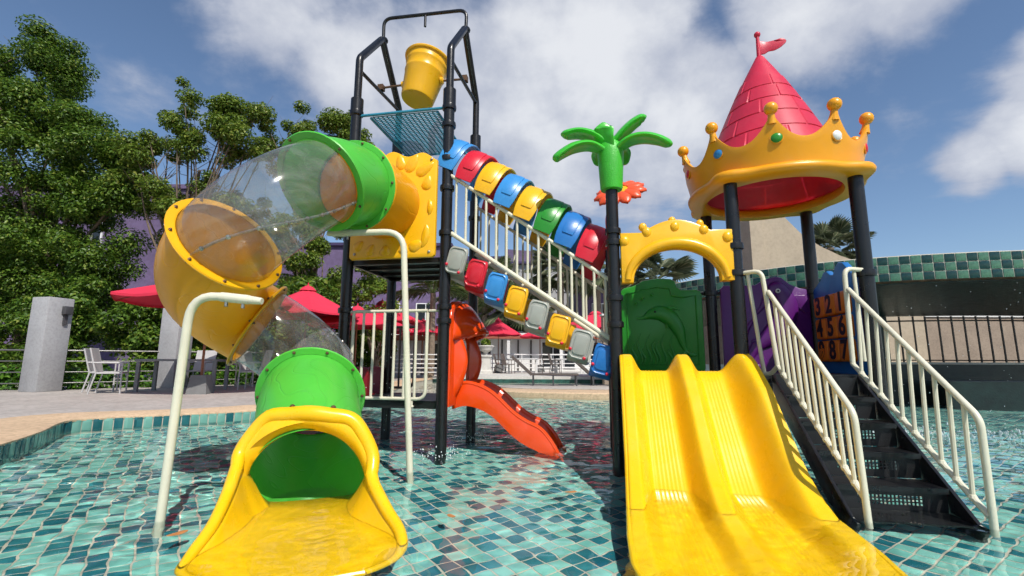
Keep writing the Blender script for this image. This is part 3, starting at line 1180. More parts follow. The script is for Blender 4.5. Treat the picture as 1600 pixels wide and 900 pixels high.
part('rim', MB().tube(full, fr_, 14), YEL_SLIDE, ex, 80)
ring0, ring1 = [], []
inn_c = []
for i in range(nRm):
    th = math.pi * (-0.06 + 1.12 * i / (nRm - 1))
    d = -SX * math.cos(th) + UX * math.sin(th)
    ring0.append(EC - ED * 0.06 + d * 0.405)
    ring1.append(EC + ED * 0.0 + d * 0.412)
    # mouth opening, inside the rim
    ti = math.pi * (-0.08 + 1.16 * i / (nRm - 1))
    inn_c.append(Vector((-1.243 - 0.352 * math.cos(ti), 2.985 + 0.03 * math.cos(ti) * -1, 0.125 + 0.342 * math.sin(ti))))
rimv = [Vector(q) for q in rim]
cen = sum(rimv, Vector()) / nRm
outer = [q + (q - cen).normalized() * 0.028 for q in rimv]
part('hood', MB().loft([ring0, ring1, [a.lerp(b, 0.5) + Vector((0, 0, 0.008)) for a, b in zip(ring1, outer)], outer], False, False), YEL_SLIDE, ex, 70)
face = [[r.lerp(q, t) + Vector((0, -0.030 * math.sin(math.pi * t) - 0.02 * (1 - t), 0)) for r, q in zip(rimv, inn_c)] for t in (0, 0.2, 0.4, 0.6, 0.8, 1.0)]
ring2 = [EC + (-SX * math.cos(math.pi * (-0.04 + 1.08 * i / (nRm - 1))) + UX * math.sin(math.pi * (-0.04 + 1.08 * i / (nRm - 1)))) * 0.352 for i in range(nRm)]
face += [[a.lerp(b, t) for a, b in zip(inn_c, ring2)] for t in (0.15, 0.5, 1.0)]
part('mouth_face', MB().loft(face, False, False), YEL_SLIDE, ex, 80)
for k in (0.40, 0.60):
    i = int(k * (nRm - 1))
    bolt(ex, rimv[i] + Vector((0, 0.03, 0.045)), (0, -0.5, 0.9), 0.012, RUST)

# ------------------------------------------------------------------ cream spray hoops standing in the water
def spray_hoop(name, label, base, top, tip, sleeve, rad=0.030):
    o = thing(name, label, 'spray pipe', base, 0, 'cream spray pipes beside the tube slide')
    o['_base'] = list(base)
    part('pipe', pipe([base, top, tip], rad, 14, 0.17), CREAM, o)
    d = (Vector(tip) - Vector(top)).normalized()
    p0 = Vector(tip) - d * sleeve[1]
    p1 = Vector(tip) - d * sleeve[0]
    part('sleeve', MB().tube([p0, p1], rad * 1.16, 14), CREAM, o)
    part('nozzle', MB().tube([Vector(tip) - d * sleeve[0], Vector(tip) + d * 0.05], [rad * 1.05, rad * 0.8], 12), CREAM, o)
    for k in (0.2, 0.8):
        q = p0.lerp(p1, k)
        part('jet', MB().lathe([(0.010, 0), (0.010, 0.025), (0.013, 0.028)], q - Vector((0, 0, rad * 1.1)), 8, (0, 0, -1)), STEEL, o)
    return o
spray_hoop('spray_pipe', 'leaning cream spray pipe standing left of the tube slide', (-1.99, 2.82, Z0), (-1.94, 2.82, 1.29), (-1.56, 2.82, 1.25), (0.03, 0.20), 0.025)
spray_hoop('spray_pipe', 'tall cream spray pipe standing in front of the splash tower railing', (-0.80, 3.98, Z0), (-0.945, 3.96, 2.0), (-1.56, 3.98, 1.985), (0.0, 0.16), 0.027)

# ------------------------------------------------------------------ tunnel bridge
br = play('tunnel_bridge', 'sloping cream-railed bridge roofed and floored with coloured plastic bands', 'bridge', (-0.85, 0.6, 0.8))
SL = math.atan(0.71)
TD = Vector((math.cos(SL), 0, -math.sin(SL)))          # down the slope
ND = Vector((math.sin(SL), 0, math.cos(SL)))           # square to it
BF, BB = 0.10, 1.12
ZT = lambda a: 2.767 - 0.7226 * (a + 1.588)
ZB = lambda a: 2.151 - 0.690 * (a + 1.574)
for b in (BF, BB):
    tr_ = part('handrail', pipe([(-1.62, b, ZT(-1.62)), (-0.04, b, ZT(-0.04))], 0.019, 10), CREAM, br)
    lr_ = part('lower_rail', pipe([(-1.62, b, ZB(-1.62)), (-0.04, b, ZB(-0.04))], 0.023, 10), CREAM, br)
    for i in range(15):
        a = -1.56 + 0.106 * i
        part('baluster', pipe([(a, b, ZB(a)), (a, b, ZT(a))], 0.0125, 8), CREAM, tr_)


def band(path, c, w, th, tilt):
    """strip of width w that follows (b, n) points in an upright plane, stepped at its own tilt, rounded long edges"""
    TD = Vector((math.cos(tilt), 0, -math.sin(tilt)))
    ND = Vector((math.sin(tilt), 0, math.cos(tilt)))
    rings = []
    m = len(path)
    for i, (b, n) in enumerate(path):
        p0, p1 = path[max(i - 1, 0)], path[min(i + 1, m - 1)]
        tb, tn = p1[0] - p0[0], p1[1] - p0[1]
        l = math.hypot(tb, tn)
        ob, on = tn / l, -tb / l                        # in-plane normal
        ww = w
        d_end = min(i, m - 1 - i)
        if d_end < 4:
            ww = w * (0.80, 0.93, 0.98, 0.995)[d_end]
        sec = []
        for u, h in ((-0.5, -0.3), (-0.5, 0.3), (-0.46, 0.5), (0.46, 0.5), (0.5, 0.3), (0.5, -0.3), (0.46, -0.5), (-0.46, -0.5)):
            q = Vector(c) + TD * (u * ww) + ND * (n + on * h * th) + Vector((0, b + ob * h * th, 0))
            sec.append(q)
        rings.append(sec)
    return MB().loft(rings)


def arch_path(h, b0, b1, n=30):
    out = []
    bc, hw = (b0 + b1) / 2, (b1 - b0) / 2
    for i in range(n + 1):
        t = math.pi * i / n
        c, s = math.cos(t), math.sin(t)
        out.append((bc - hw * math.copysign(abs(c) ** 0.62, c), h * s ** 0.82))
    return out


RT_, FT_ = R(24), R(15)
UP = [(BLUE_L, 'sky blue'), (RED, 'red'), (YEL, 'yellow'), (BLUE_L, 'sky blue'), (YEL, 'yellow'), (GRN_D, 'green'), (BLUE, 'blue'), (RED, 'red')]
for i, (m_, cn) in enumerate(UP):
    a0 = -1.80 + 0.2015 * i + 0.115
    z0 = ZT(a0) + 0.03
    c = (a0, 0, z0)
    hp = arch_path(0.43, BF - 0.035, BB + 0.035)
    o = part('roof_band', band(hp, c, 0.222, 0.022, RT_), m_, br, 40, cn + ' roof band over the bridge')
    # moulded tongue panels on both shoulders
    hp2 = arch_path(0.43 + 0.014, BF - 0.049, BB + 0.049, 60)
    part('raised_panel', band(hp2[4:21], c, 0.130, 0.012, RT_), m_, o, 40)
    part('raised_panel', band(hp2[40:57], c, 0.130, 0.012, RT_), m_, o, 40)
    # inner lining turned down at the back rail
LOW = [(GREYP, 'grey'), (RED, 'red'), (BLUE_L, 'blue'), (YEL, 'yellow'), (GREYP, 'grey'), (YEL, 'yellow'), (GREYP, 'grey'), (BLUE, 'blue')]


def u_path(d, b0, b1, r=0.12, top=-0.045):
    pts = [(b0, top), (b0, top - 0.06)]
    pts += [(b0 + 0.0, -d + r)]
    for k in range(1, 7):
        a = math.pi / 2 * k / 6
        pts.append((b0 + r - r * math.cos(a), -d + r - r * math.sin(a)))
    pts += [(b0 + (b1 - b0) * t, -d) for t in (0.3, 0.5, 0.7)]
    pts += [(b1 - (p[0] - b0), p[1]) for p in reversed(pts[:9])]
    return pts


BTN = mat('red_cap', (0.70, 0.012, 0.04), 0.35, 0.05)
for i, (m_, cn) in enumerate(LOW):
    a0 = -1.58 + 0.2015 * i + 0.10
    c = (a0, 0, ZB(a0) - 0.03)
    dz = 0.345
    TD = Vector((math.cos(FT_), 0, -math.sin(FT_)))
    ND = Vector((math.sin(FT_), 0, math.cos(FT_)))
    path = smooth_path(u_path(dz, BF - 0.03, BB + 0.03), 2)
    o = part('floor_band', band(path, c, 0.195, 0.028, FT_), m_, br, 40, cn + ' floor band of the bridge')
    # bordered side plate and its recessed field
    pl = rrect(-0.097, 0.097, -0.325, -0.050, 0.055, 5)
    part('side_plate', MB().prism(pl, Vector(c) + Vector((0, BF - 0.043, 0)), TD, ND, (0, -1, 0), 0.018, 0.006), m_, o)
    fr = rrect(-0.085, 0.085, -0.312, -0.063, 0.048, 5)
    part('plate_border', MB().tube([Vector(c) + TD * q[0] + ND * q[1] + Vector((0, BF - 0.062, 0)) for q in fr], 0.008, 6, loop=True), m_, o)
    fi = rrect(-0.060, 0.060, -0.280, -0.095, 0.03, 5)
    part('raised_field', MB().prism(fi, Vector(c) + Vector((0, BF - 0.06, 0)), TD, ND, (0, -1, 0), 0.012, 0.005), m_, o)
    for tx, tn_ in ((-0.082, -0.245), (0.062, -0.300)):
        part('cap', MB().ball(Vector(c) + TD * tx + ND * tn_ + Vector((0, BF - 0.072, 0)), 0.016, 10), BTN, o)

# ------------------------------------------------------------------ little orange slide
def chute(parent, a0, sg, b0, b1, mt_, prof, hside):
    """wavy chute leaving the deck along +-a; prof = (distance, rim height)"""
    P = smooth_path(prof, 5)
    rings = []
    rims = ([], [])
    for s, z in P:
        a = a0 + sg * s
        h = hside * (1 if z > 0.1 else 0.8)
        sec = [(a, b0, z - h), (a, b0 - 0.012, z - 0.03), (a, b0, z), (a, b0 + 0.03, z), (a, b0 + 0.05, z - 0.03), (a, b0 + 0.07, z - h * 0.62), (a, b0 + 0.12, z - h * 0.78),
               (a, b1 - 0.12, z - h * 0.78), (a, b1 - 0.07, z - h * 0.62), (a, b1 - 0.05, z - 0.03), (a, b1 - 0.03, z), (a, b1, z), (a, b1 + 0.012, z - 0.03), (a, b1, z - h)]
        rings.append(sec)
        rims[0].append((a, b0 + 0.012, z - 0.004)); rims[1].append((a, b1 - 0.012, z - 0.004))
    part('chute', MB().loft(rings), mt_, parent, 45)
    for r_ in rims:
        part('rim', MB().tube(r_, 0.024, 10), mt_, parent)


os_ = play('orange_slide', 'small glossy orange wave slide with a hooded entrance on the tower', 'slide', (-1.2, 0.64, 0))
chute(os_, -1.655, 1, 0.42, 0.88, ORG, [(0, 0.63), (0.12, 0.665), (0.25, 0.65), (0.42, 0.57), (0.63, 0.385), (0.76, 0.30), (0.90, 0.235), (1.0, 0.13), (1.08, 0.0), (1.13, -0.12)], 0.235)
# hooded arch: flat flanks with a rounded opening, and a visor that bulges forward like a fish head
outl = [(0.165, 0.44), (0.16, 1.30), (0.20, 1.42), (0.32, 1.50), (0.50, 1.53), (0.70, 1.52), (0.90, 1.46), (1.05, 1.36), (1.11, 1.22), (1.12, 0.44), (0.92, 0.44), (0.93, 0.70), (0.96, 0.95), (0.93, 1.08), (0.80, 1.17), (0.65, 1.20), (0.50, 1.17), (0.40, 1.05), (0.385, 0.90), (0.395, 0.70), (0.40, 0.44)]
part('hood_panel', MB().prism(outl, (-1.665, 0, 0), (0, 1, 0), (0, 0, 1), (1, 0, 0), 0.06, 0.014), ORG, os_, 40)
vis = []
for j in range(11):
    t = j / 10
    row = []
    for i in range(29):
        th = math.pi * i / 28
        hw = 0.40 - 0.10 * t - 0.12 * t ** 3
        zt = 1.18 + (0.34 - 0.08 * t - 0.20 * t * t) * math.sin(th) ** 0.85 - 0.05 * t
        bb = 0.64 - hw * math.cos(th)
        if math.sin(th) < 0.45:
            zt -= 0.20 * (0.45 - math.sin(th)) * (1 - t)
        row.append((-1.612 + 0.26 * t * (0.35 + 0.65 * math.sin(th)), bb, zt))
    vis.append(row)
vo = part('visor', MB().loft(vis, False, False), ORG, os_, 60)
s_ = vo.modifiers.new('thickness', 'SOLIDIFY'); s_.thickness = 0.018; s_.offset = 0
part('visor_edge', MB().tube(vis[-1], 0.022, 8), ORG, os_)
for bb in (0.36, 0.95):
    part('cheek', MB().loft([[(-1.61 + 0.13 * math.sin(math.pi * t) * math.sin(math.pi * s), bb + (s - 0.5) * 0.13, 0.52 + 0.72 * t) for s in [k / 8 for k in range(9)]] for t in [q / 14 for q in range(15)]], False, False), ORG, os_, 60)
rs_ = play('maroon_slide', 'dark maroon slide half hidden behind the splash tower railing', 'slide', (-3.0, 0.9, 0))
chute(rs_, -2.76, -1, 0.72, 1.14, MAROON, [(0, 0.78), (0.12, 0.80), (0.25, 0.76), (0.42, 0.60), (0.63, 0.40), (0.9, 0.2), (1.05, 0.0), (1.12, -0.1)], 0.36)

# ------------------------------------------------------------------ castle platform
cp = play('castle_platform', 'low black play platform on six posts under the crown roof', 'play platform', (1.03, 0.5, Z0))
POSTS = [((0, 0), 2.50, (2.087, 1.98, 1.46, 1.22)), ((0, 1.0), 2.40, (1.9, 1.2)), ((1.05, 0), 2.49, (1.90, 1.66)), ((1.05, 1.0), 2.49, (1.62,)), ((2.065, 0), 2.49, (1.63,)), ((2.065, 1.0), 2.49, (1.62,))]
for (a, b), zt, cl in POSTS:
    post(cp, a, b, Z0, zt, cl)
deck(cp, 0.05, 2.02, 0.03, 0.97, 0.79, 0.07)
for a, b, da in ((0.0, 1.0, 1), (1.05, 1.0, -1), (1.05, 1.0, 1), (2.065, 1.0, -1)):
    part('tie', pipe([(a, b, 1.62), (a + da * 0.11, b, 1.62)], 0.018, 8), BLK, cp)
for b, db in ((0.0, 1), (1.0, -1)):
    part('tie', pipe([(2.065, b, 1.60), (2.065, b + db * 0.10, 1.60)], 0.018, 8), BLK, cp)

# ------------------------------------------------------------------ crown roof
CR = (1.557, 0.5)
cr = play('crown_roof', 'big orange-yellow crown roof with a red brick cone and flag', 'roof', (CR[0], CR[1], 2.47))
NTIP, PH0, RT = 10, 0.042, 0.80


def cyl(r, th, z):
    return (CR[0] + r * math.cos(th), CR[1] + r * math.sin(th), z)


# ring plate with four lobes over the posts
nR = 96
lob = lambda th: 0.762 + 0.10 * max(0, math.cos(4 * (th - math.pi / 4))) ** 3
rings = []
for k, (dr, z, inner) in enumerate([(0.60, 2.475, 1), (-0.03, 2.478, 0), (0.0, 2.50, 0), (0.008, 2.53, 0), (-0.012, 2.562, 0), (-0.05, 2.576, 0), (0.62, 2.57, 1), (0.595, 2.55, 1), (0.585, 2.515, 1)]):
    rings.append([cyl(dr if inner else lob(2 * math.pi * i / nR) + dr, 2 * math.pi * i / nR, z) for i in range(nR)])
part('ring', MB().loft(rings, True, False, loop=True), YEL_CROWN, cr, 50)
# crown wall: flares outward, scalloped top edge
nC = 240


def crown_top(th):
    u = ((th - PH0) * NTIP / (2 * math.pi)) % 1.0
    d = abs(u - 0.5) * 2            # 1 at the tip
    return 2.77 + 0.215 * d ** 2.1 + 0.02 * max(0, d - 0.86) / 0.14


def wall_pt(th, t, off):
    zt = crown_top(th)
    z = 2.56 + (zt - 2.56) * t
    r = 0.735 + 0.02 * math.sin((z - 2.56) * 4) + 0.075 * ((z - 2.56) / 0.44) ** 1.3 + off
    return cyl(r, th, z)


rows = [[wall_pt(2 * math.pi * i / nC, t, 0.0) for i in range(nC)] for t in (0, 0.12, 0.3, 0.5, 0.7, 0.88)] + [[wall_pt(2 * math.pi * i / nC, 1.0, -0.006) for i in range(nC)], [wall_pt(2 * math.pi * i / nC, 1.01, -0.02) for i in range(nC)]] + [[wall_pt(2 * math.pi * i / nC, t, -0.035) for i in range(nC)] for t in (0.97, 0.5, 0)]
part('crown_wall', MB().loft(rows, True, False), YEL_CROWN, cr, 50)
for k in range(NTIP):
    th = PH0 + 2 * math.pi * k / NTIP
    stem = MB().tube([cyl(0.785, th, 2.90), cyl(0.796, th, 2.95), cyl(0.805, th, 3.0)], [0.042, 0.030, 0.026], 12)
    q = part('tip', stem, YEL_CROWN, cr)
    part('ball', MB().ball(cyl(0.81, th, 3.03), 0.056, 18), YEL_CROWN, q)
GEM = [(236, BLUE_L), (272, GRN_D), (308, WHITEP), (344, RED), (200, RED), (164, GRN_D), (20, BLUE_L), (56, WHITEP), (92, RED), (128, BLUE_L)]
for dg, m_ in GEM:
    th = PH0 + R(dg - 236 + 218)
    z = 2.775
    r = 0.735 + 0.075 * 0.40 + 0.012
    nrm = Vector((math.cos(th), math.sin(th), 0))
    c = Vector(cyl(r, th, z))
    g_ = part('gem', MB().lathe([(0.045, -0.02), (0.045, 0.006), (0.037, 0.014), (0.016, 0.019), (0.001, 0.02)], c, 18, nrm), m_, cr)
    part('gem_seat', MB().tube([c + 0.049 * (math.cos(2 * math.pi * i / 20) * nrm.cross(Vector((0, 0, 1))) + math.sin(2 * math.pi * i / 20) * Vector((0, 0, 1))) for i in range(20)], 0.006, 6, loop=True), YEL_CROWN, g_)
# cone
CONE = [(0.685, 2.56), (0.67, 2.60), (0.47, 3.10), (0.24, 3.62), (0.06, 3.97), (0.03, 4.02)]
CT = smooth_path(CONE, 6)
cone = part('cone', MB().lathe([(r, z) for r, z in CT], (CR[0], CR[1], 0), 64, cap=False), RED_CONE, cr, 40)


def cone_r(z):
    return interp([(z_, r_) for r_, z_ in CT], z)


zrow = [2.62, 2.82, 3.01, 3.20, 3.38, 3.55, 3.71]
brick = 0
for k in range(len(zrow) - 1):
    z0, z1 = zrow[k] + 0.006, zrow[k + 1] - 0.006
    n = 10 if k < 3 else 8 if k < 5 else 6
    for q in range(n):
        t0 = 2 * math.pi * (q + (0.5 if k % 2 else 0.1)) / n
        t1 = t0 + 2 * math.pi / n
        gap = 0.011
        ns = 6
        fr_, bk_ = [], []
        for (zz, hh) in ((z0, 0.0005), (z0 + 0.006, 0.008), (z1 - 0.006, 0.008), (z1, 0.0005)):
            row = []
            for s in range(ns + 1):
                r = cone_r(zz)
                g0 = gap * 0.5 / r
                e = 0.0005 if s in (0, ns) else hh
                th = t0 + g0 + (t1 - t0 - 2 * g0) * (0 if s == 0 else 1 if s == ns else 0.03 + 0.94 * (s - 1) / (ns - 2))
                row.append(cyl(r + e, th, zz))
            fr_.append(row)
        part('brick_relief', MB().loft(fr_, False, False), RED_CONE, cone, 30)
pole = part('flag_pole', MB().lathe([(0.022, 3.98), (0.017, 4.22), (0.016, 4.26)], (CR[0] - 0.004, CR[1], 0), 12), RED_CONE, cr)
part('ball', MB().ball((CR[0] - 0.004, CR[1], 4.275), 0.032, 14), RED_CONE, pole)
fp = [(0.012, 4.205), (0.08, 4.19), (0.16, 4.185), (0.22, 4.195), (0.265, 4.18), (0.262, 4.155), (0.235, 4.125), (0.20, 4.095), (0.15, 4.075), (0.10, 4.08), (0.06, 4.06), (0.012, 4.05)]
fpm = MB().prism(smooth_path(fp, 4), (CR[0], CR[1] + 0.008, 0), (1, 0, 0), (0, 0, 1), (0, -1, 0), 0.018, 0.004)
fpm.v = [(x, y + 0.016 * math.sin((x - CR[0]) * 24), z) for x, y, z in fpm.v]
part('flag', fpm, RED_CONE, cr)

# ------------------------------------------------------------------ toppers
pt = play('palm_topper', 'green plastic palm tree ornament on top of the front post', 'ornament', (0, 0, 2.47))
GRN_B = mat('palm_scale_plastic', (0.055, 0.48, 0.035), 0.36, 0.07, 4, 0.5, 75)
part('pot', MB().lathe([(0.06, 2.485), (0.098, 2.49), (0.104, 2.51), (0.118, 2.75), (0.124, 2.86), (0.112, 2.93), (0.08, 2.98), (0.05, 3.02), (0.02, 3.03)], (0, 0, 0), 28), GRN_B, pt)
LEAVES = [[(0, -0.02, 2.93), (-0.13, -0.03, 3.04), (-0.28, -0.04, 3.09), (-0.41, -0.05, 3.075), (-0.45, -0.05, 3.04)],
          [(-0.03, -0.03, 2.86), (-0.18, -0.08, 2.93), (-0.33, -0.12, 2.91), (-0.46, -0.15, 2.83), (-0.53, -0.16, 2.76)],
          [(0, 0, 2.92), (0.10, -0.02, 3.04), (0.20, -0.03, 3.13), (0.29, -0.03, 3.18), (0.33, -0.03, 3.16)],
          [(0.03, -0.02, 2.86), (0.16, -0.07, 2.95), (0.30, -0.09, 2.97), (0.44, -0.09, 2.93), (0.555, -0.08, 2.86)],
          [(-0.01, -0.02, 2.80), (-0.03, -0.05, 2.92), (-0.05, -0.08, 3.02), (-0.06, -0.11, 3.08), (-0.06, -0.13, 3.09)],
          [(0, 0.03, 2.90), (-0.06, 0.17, 2.99), (-0.09, 0.32, 2.98), (-0.10, 0.42, 2.92)],
          [(0, 0.03, 2.90), (0.08, 0.17, 2.99), (0.12, 0.30, 2.97), (0.14, 0.40, 2.90)]]
for lv in LEAVES:
    P = [Vector(p) for p in smooth_path(lv, 8)]
    rings = []
    n = len(P)
    for i, p in enumerate(P):
        t = i / (n - 1)
        d = (P[min(i + 1, n - 1)] - P[max(i - 1, 0)]).normalized()
        side = d.cross(Vector((0, 0, 1))).normalized()
        upv = side.cross(d)
        w = (0.056 + 0.050 * math.sin(math.pi * min(1, t * 1.08)) ) * (1 if t < 0.9 else math.sqrt(max(0.03, (1 - t) / 0.1)))
        h = 0.032 * (1 if t < 0.9 else math.sqrt(max(0.05, (1 - t) / 0.1)))
        rings.append([p + side * (w * math.cos(2 * math.pi * k / 14)) + upv * (h * math.sin(2 * math.pi * k / 14) + (0.006 if k in (3, 4) else 0) - 0.28 * w * abs(math.cos(2 * math.pi * k / 14))) for k in range(14)])
    part('leaf', MB().loft(rings), GRN, pt, 60)

fl_ = play('flower_topper', 'coral plastic flower with a smiling yellow face behind the palm ornament', 'ornament', (0.0, 1.0, 2.4))
fc = Vector((0.12, 0.93, 2.80))
fn = Vector((-0.18, -0.66, 0.73)).normalized()
fx = fn.cross(Vector((0, 0, 1))).normalized()
fx = -fx if fx.x < 0 else fx
fy = fx.cross(fn)
fy = -fy if fy.z < 0 else fy
part('stem', MB().tube(smooth_path([(0.0, 1.0, 2.38), (0.0, 1.0, 2.52), (0.04, 1.0, 2.66), (0.12, 0.96, 2.78)], 6), 0.045, 12), CORAL, fl_)
part('face', MB().lathe([(0.13, -0.01), (0.137, 0.01), (0.12, 0.03), (0.06, 0.042), (0.001, 0.045)], fc, 24, fn), YEL, fl_)
for k in range(11):
    th = 2 * math.pi * k / 11
    d = fx * math.cos(th) + fy * math.sin(th)
    sd = fn.cross(d)
    P0 = fc + d * 0.10
    rings = []
    for j in range(9):
        t = j / 8
        w = 0.075 * math.sqrt(max(0.02, math.sin(math.pi * (0.12 + 0.88 * t)))) if t < 1 else 0.006
        h = 0.036 * (1 if t < 0.85 else 0.5)
        c = P0 + d * (0.20 * t) + fn * (0.012 - 0.03 * t * t)
        rings.append([c + sd * (w * math.cos(2 * math.pi * q / 12)) + fn * (h * math.sin(2 * math.pi * q / 12)) for q in range(12)])
    part('petal', MB().loft(rings), CORAL, fl_, 60)
for s in (-1, 1):
    part('eye', MB().ball(fc + fx * (0.033 * s) + fy * 0.025 + fn * 0.040, 0.013, 10), BLKP, fl_)
part('mouth', MB().tube([fc + fx * (0.04 * math.cos(R(a_))) + fy * (0.03 * math.sin(R(a_)) - 0.008) + fn * 0.041 for a_ in range(200, 345, 12)], 0.005, 6), RED, fl_)

# ------------------------------------------------------------------ yellow arch panel over the wide slide
ap = play('arch_panel', 'yellow arched panel with round knobs bridging the slide entrance', 'panel', (0.54, 0, 1.59))
out_t = [(0.062, 2.06)] + [(0.25 + 0.60 * t, 2.055 + 0.11 * math.sin(math.pi * t)) for t in [k / 14 for k in range(15)]] + [(1.036, 2.055), (1.028, 1.59), (0.915, 1.59)]
inn_t = [(0.545 + 0.372 * math.cos(th), 1.60 + 0.295 * math.sin(th)) for th in [math.pi * k / 24 for k in range(1, 24)]]
ao = out_t + inn_t + [(0.172, 1.59), (0.064, 1.59)]
part('plate', MB().prism(ao, (0, 0.045, 0), (1, 0, 0), (0, 0, 1), (0, -1, 0), 0.10, 0.018), YEL, ap, 40)
part('arch_bead', MB().tube([(0.545 + 0.425 * math.cos(th), -0.045, 1.60 + 0.345 * math.sin(th)) for th in [math.pi * (0.02 + 0.96 * k / 30) for k in range(31)]], [0.030 + 0.022 * math.sin(math.pi * k / 30) for k in range(31)], 12), YEL, ap)
for a, z, r_ in ((0.10, 1.98, 0.048), (0.30, 2.055, 0.046), (0.545, 2.095, 0.046), (0.79, 2.055, 0.046), (0.985, 1.98, 0.050), (0.27, 2.125, 0.040), (0.53, 2.175, 0.036), (0.77, 2.135, 0.036)):
    part('knob', MB().ball((a, -0.045 if z < 2.11 else -0.01, z - (0 if z < 2.11 else 0.012)), r_, 14, (0.95, 0.6, 1.05)), YEL, ap)

# ------------------------------------------------------------------ wide double slide
ds = play('double_slide', 'wide bright yellow twin-lane slide running into the water', 'slide', (0.56, -1.0, Z0))
zb_t = smooth_path([(0.06, 0.80), (0.0, 0.812), (-0.07, 0.79), (-0.18, 0.68), (-0.45, 0.355), (-0.70, 0.065), (-0.85, -0.065), (-1.02, -0.145), (-1.3, -0.195), (-1.7, -0.215), (-2.0, -0.21), (-2.10, -0.19)], 6)
rh_t = [(-2.10, 0.012), (-2.0, 0.04), (-1.8, 0.085), (-1.5, 0.13), (-1.2, 0.185), (-1.0, 0.225), (-0.75, 0.265), (-0.45, 0.265), (-0.2, 0.21), (-0.08, 0.16), (0.0, 0.135), (0.06, 0.08)]
aL_t = [(-2.10, 0.11), (-2.04, 0.04), (-1.9, 0.0), (-1.6, -0.005), (-0.8, 0.03), (0.06, 0.045)]
aR_t = [(-2.10, 1.02), (-2.04, 1.10), (-1.9, 1.155), (-1.6, 1.18), (-1.0, 1.165), (-0.5, 1.125), (0.06, 1.075)]


def ridge(u, c, w, p=1.6):
    d = abs(u - c) / w
    if d >= 1:
        return 0.0
    t = max(0.0, (d - 0.22) / 0.78)
    return 1 - t * t * (3 - 2 * t)


NU = 150
rows = []
for b, zb in zb_t:
    h = interp(rh_t, b)
    l, r_ = interp(aL_t, b), interp(aR_t, b)
    row = [(l - 0.004, b, zb + h * 0.75 - 0.16), (l - 0.002, b, zb + h * 0.92)]
    for i in range(NU + 1):
        u = i / NU
        prof = max(ridge(u, 0.04, 0.125), ridge(u, 0.49, 0.135), ridge(u, 0.975, 0.20) * (1 + 0.28 * math.sin(math.pi * min(1, max(0, -b / 1.1)))))
        gr = 0.0
        if 0.18 < u < 0.345 or 0.635 < u < 0.765:
            gr = 0.0022 * math.cos(u * 2 * math.pi * 40) * (1 if b > -1.9 else 0)
        zz = zb + h * prof + gr
        if u < 0.02 or u > 0.98:
            zz = max(zz, zb + h * 0.93)
        row.append((l + (r_ - l) * u, b, zz))
    row += [(r_ + 0.002, b, zb + h * 0.92), (r_ + 0.004, b, zb + h * 0.75 - 0.16)]
    rows.append(row)
dsm = part('chute', MB().loft(rows, False, False), YEL_SLIDE, ds, 70)
s_ = dsm.modifiers.new('thickness', 'SOLIDIFY'); s_.thickness = 0.016; s_.offset = -1
for k, (u_, rr) in enumerate(((0.0, 0.018), (1.0, 0.020))):
    P = []
    for b, zb in zb_t[2:]:
        h = interp(rh_t, b)
        P.append((interp(aL_t if k == 0 else aR_t, b) + (-0.004 if k == 0 else 0.004), b, zb + h * 0.86))
    part('side_bead', MB().tube(P, rr, 10), YEL_SLIDE, ds)
for i in range(0):
    b = -0.12 - i * 0.105
    zb = interp(sorted(zb_t), b); h = interp(rh_t, b)
    part('side_rib', MB().obox((interp(aR_t, b) + 0.012, b, zb + h * 0.62), (0.012, 0, 0), (0, 0.014, 0.012), (0, -0.02, 0.024)), YEL_SLIDE, ds)

# ------------------------------------------------------------------ relief panels at the back of the platform
dp = play('dolphin_panel', 'dark green panel with a leaping dolphin relief behind the wide slide', 'panel', (0.53, 1.0, 0.79))
go = rrect(0.10, 0.955, 0.77, 1.66, 0.05)
go = [(0.905, 0.77), (0.945, 0.785), (0.955, 0.82), (0.955, 1.61), (0.94, 1.65), (0.90, 1.665), (0.74, 1.665), (0.70, 1.70), (0.68, 1.765), (0.64, 1.79), (0.50, 1.80), (0.34, 1.775), (0.24, 1.72), (0.14, 1.70), (0.105, 1.67), (0.10, 1.62), (0.10, 0.82), (0.115, 0.785), (0.15, 0.77)]
part('plate', MB().prism(go, (0, 1.03, 0), (1, 0, 0), (0, 0, 1), (0, -1, 0), 0.055, 0.014), GRN_D, dp)
fb = 0.973


def flat_tube(pts, rads, dep=0.5, m=None, name='relief', parent=None, face=None, n=12):
    """tapered relief body lying on a panel face; face(x, z, h) -> point"""
    P = smooth_path(pts, 6)
    Rr = [q[0] for q in smooth_path([(r,) for r in rads], 6)]
    rings = []
    k = len(P)
    for i, (x, z) in enumerate(P):
        x0, z0 = P[max(i - 1, 0)]; x1, z1 = P[min(i + 1, k - 1)]
        l = math.hypot(x1 - x0, z1 - z0) or 1e-6
        nx_, nz_ = -(z1 - z0) / l, (x1 - x0) / l
        rings.append([face(x + nx_ * Rr[i] * math.cos(2 * math.pi * q / n), z + nz_ * Rr[i] * math.cos(2 * math.pi * q / n), dep * Rr[i] * math.sin(2 * math.pi * q / n)) for q in range(n)])
    return part(name, MB().loft(rings), m, parent, 60)


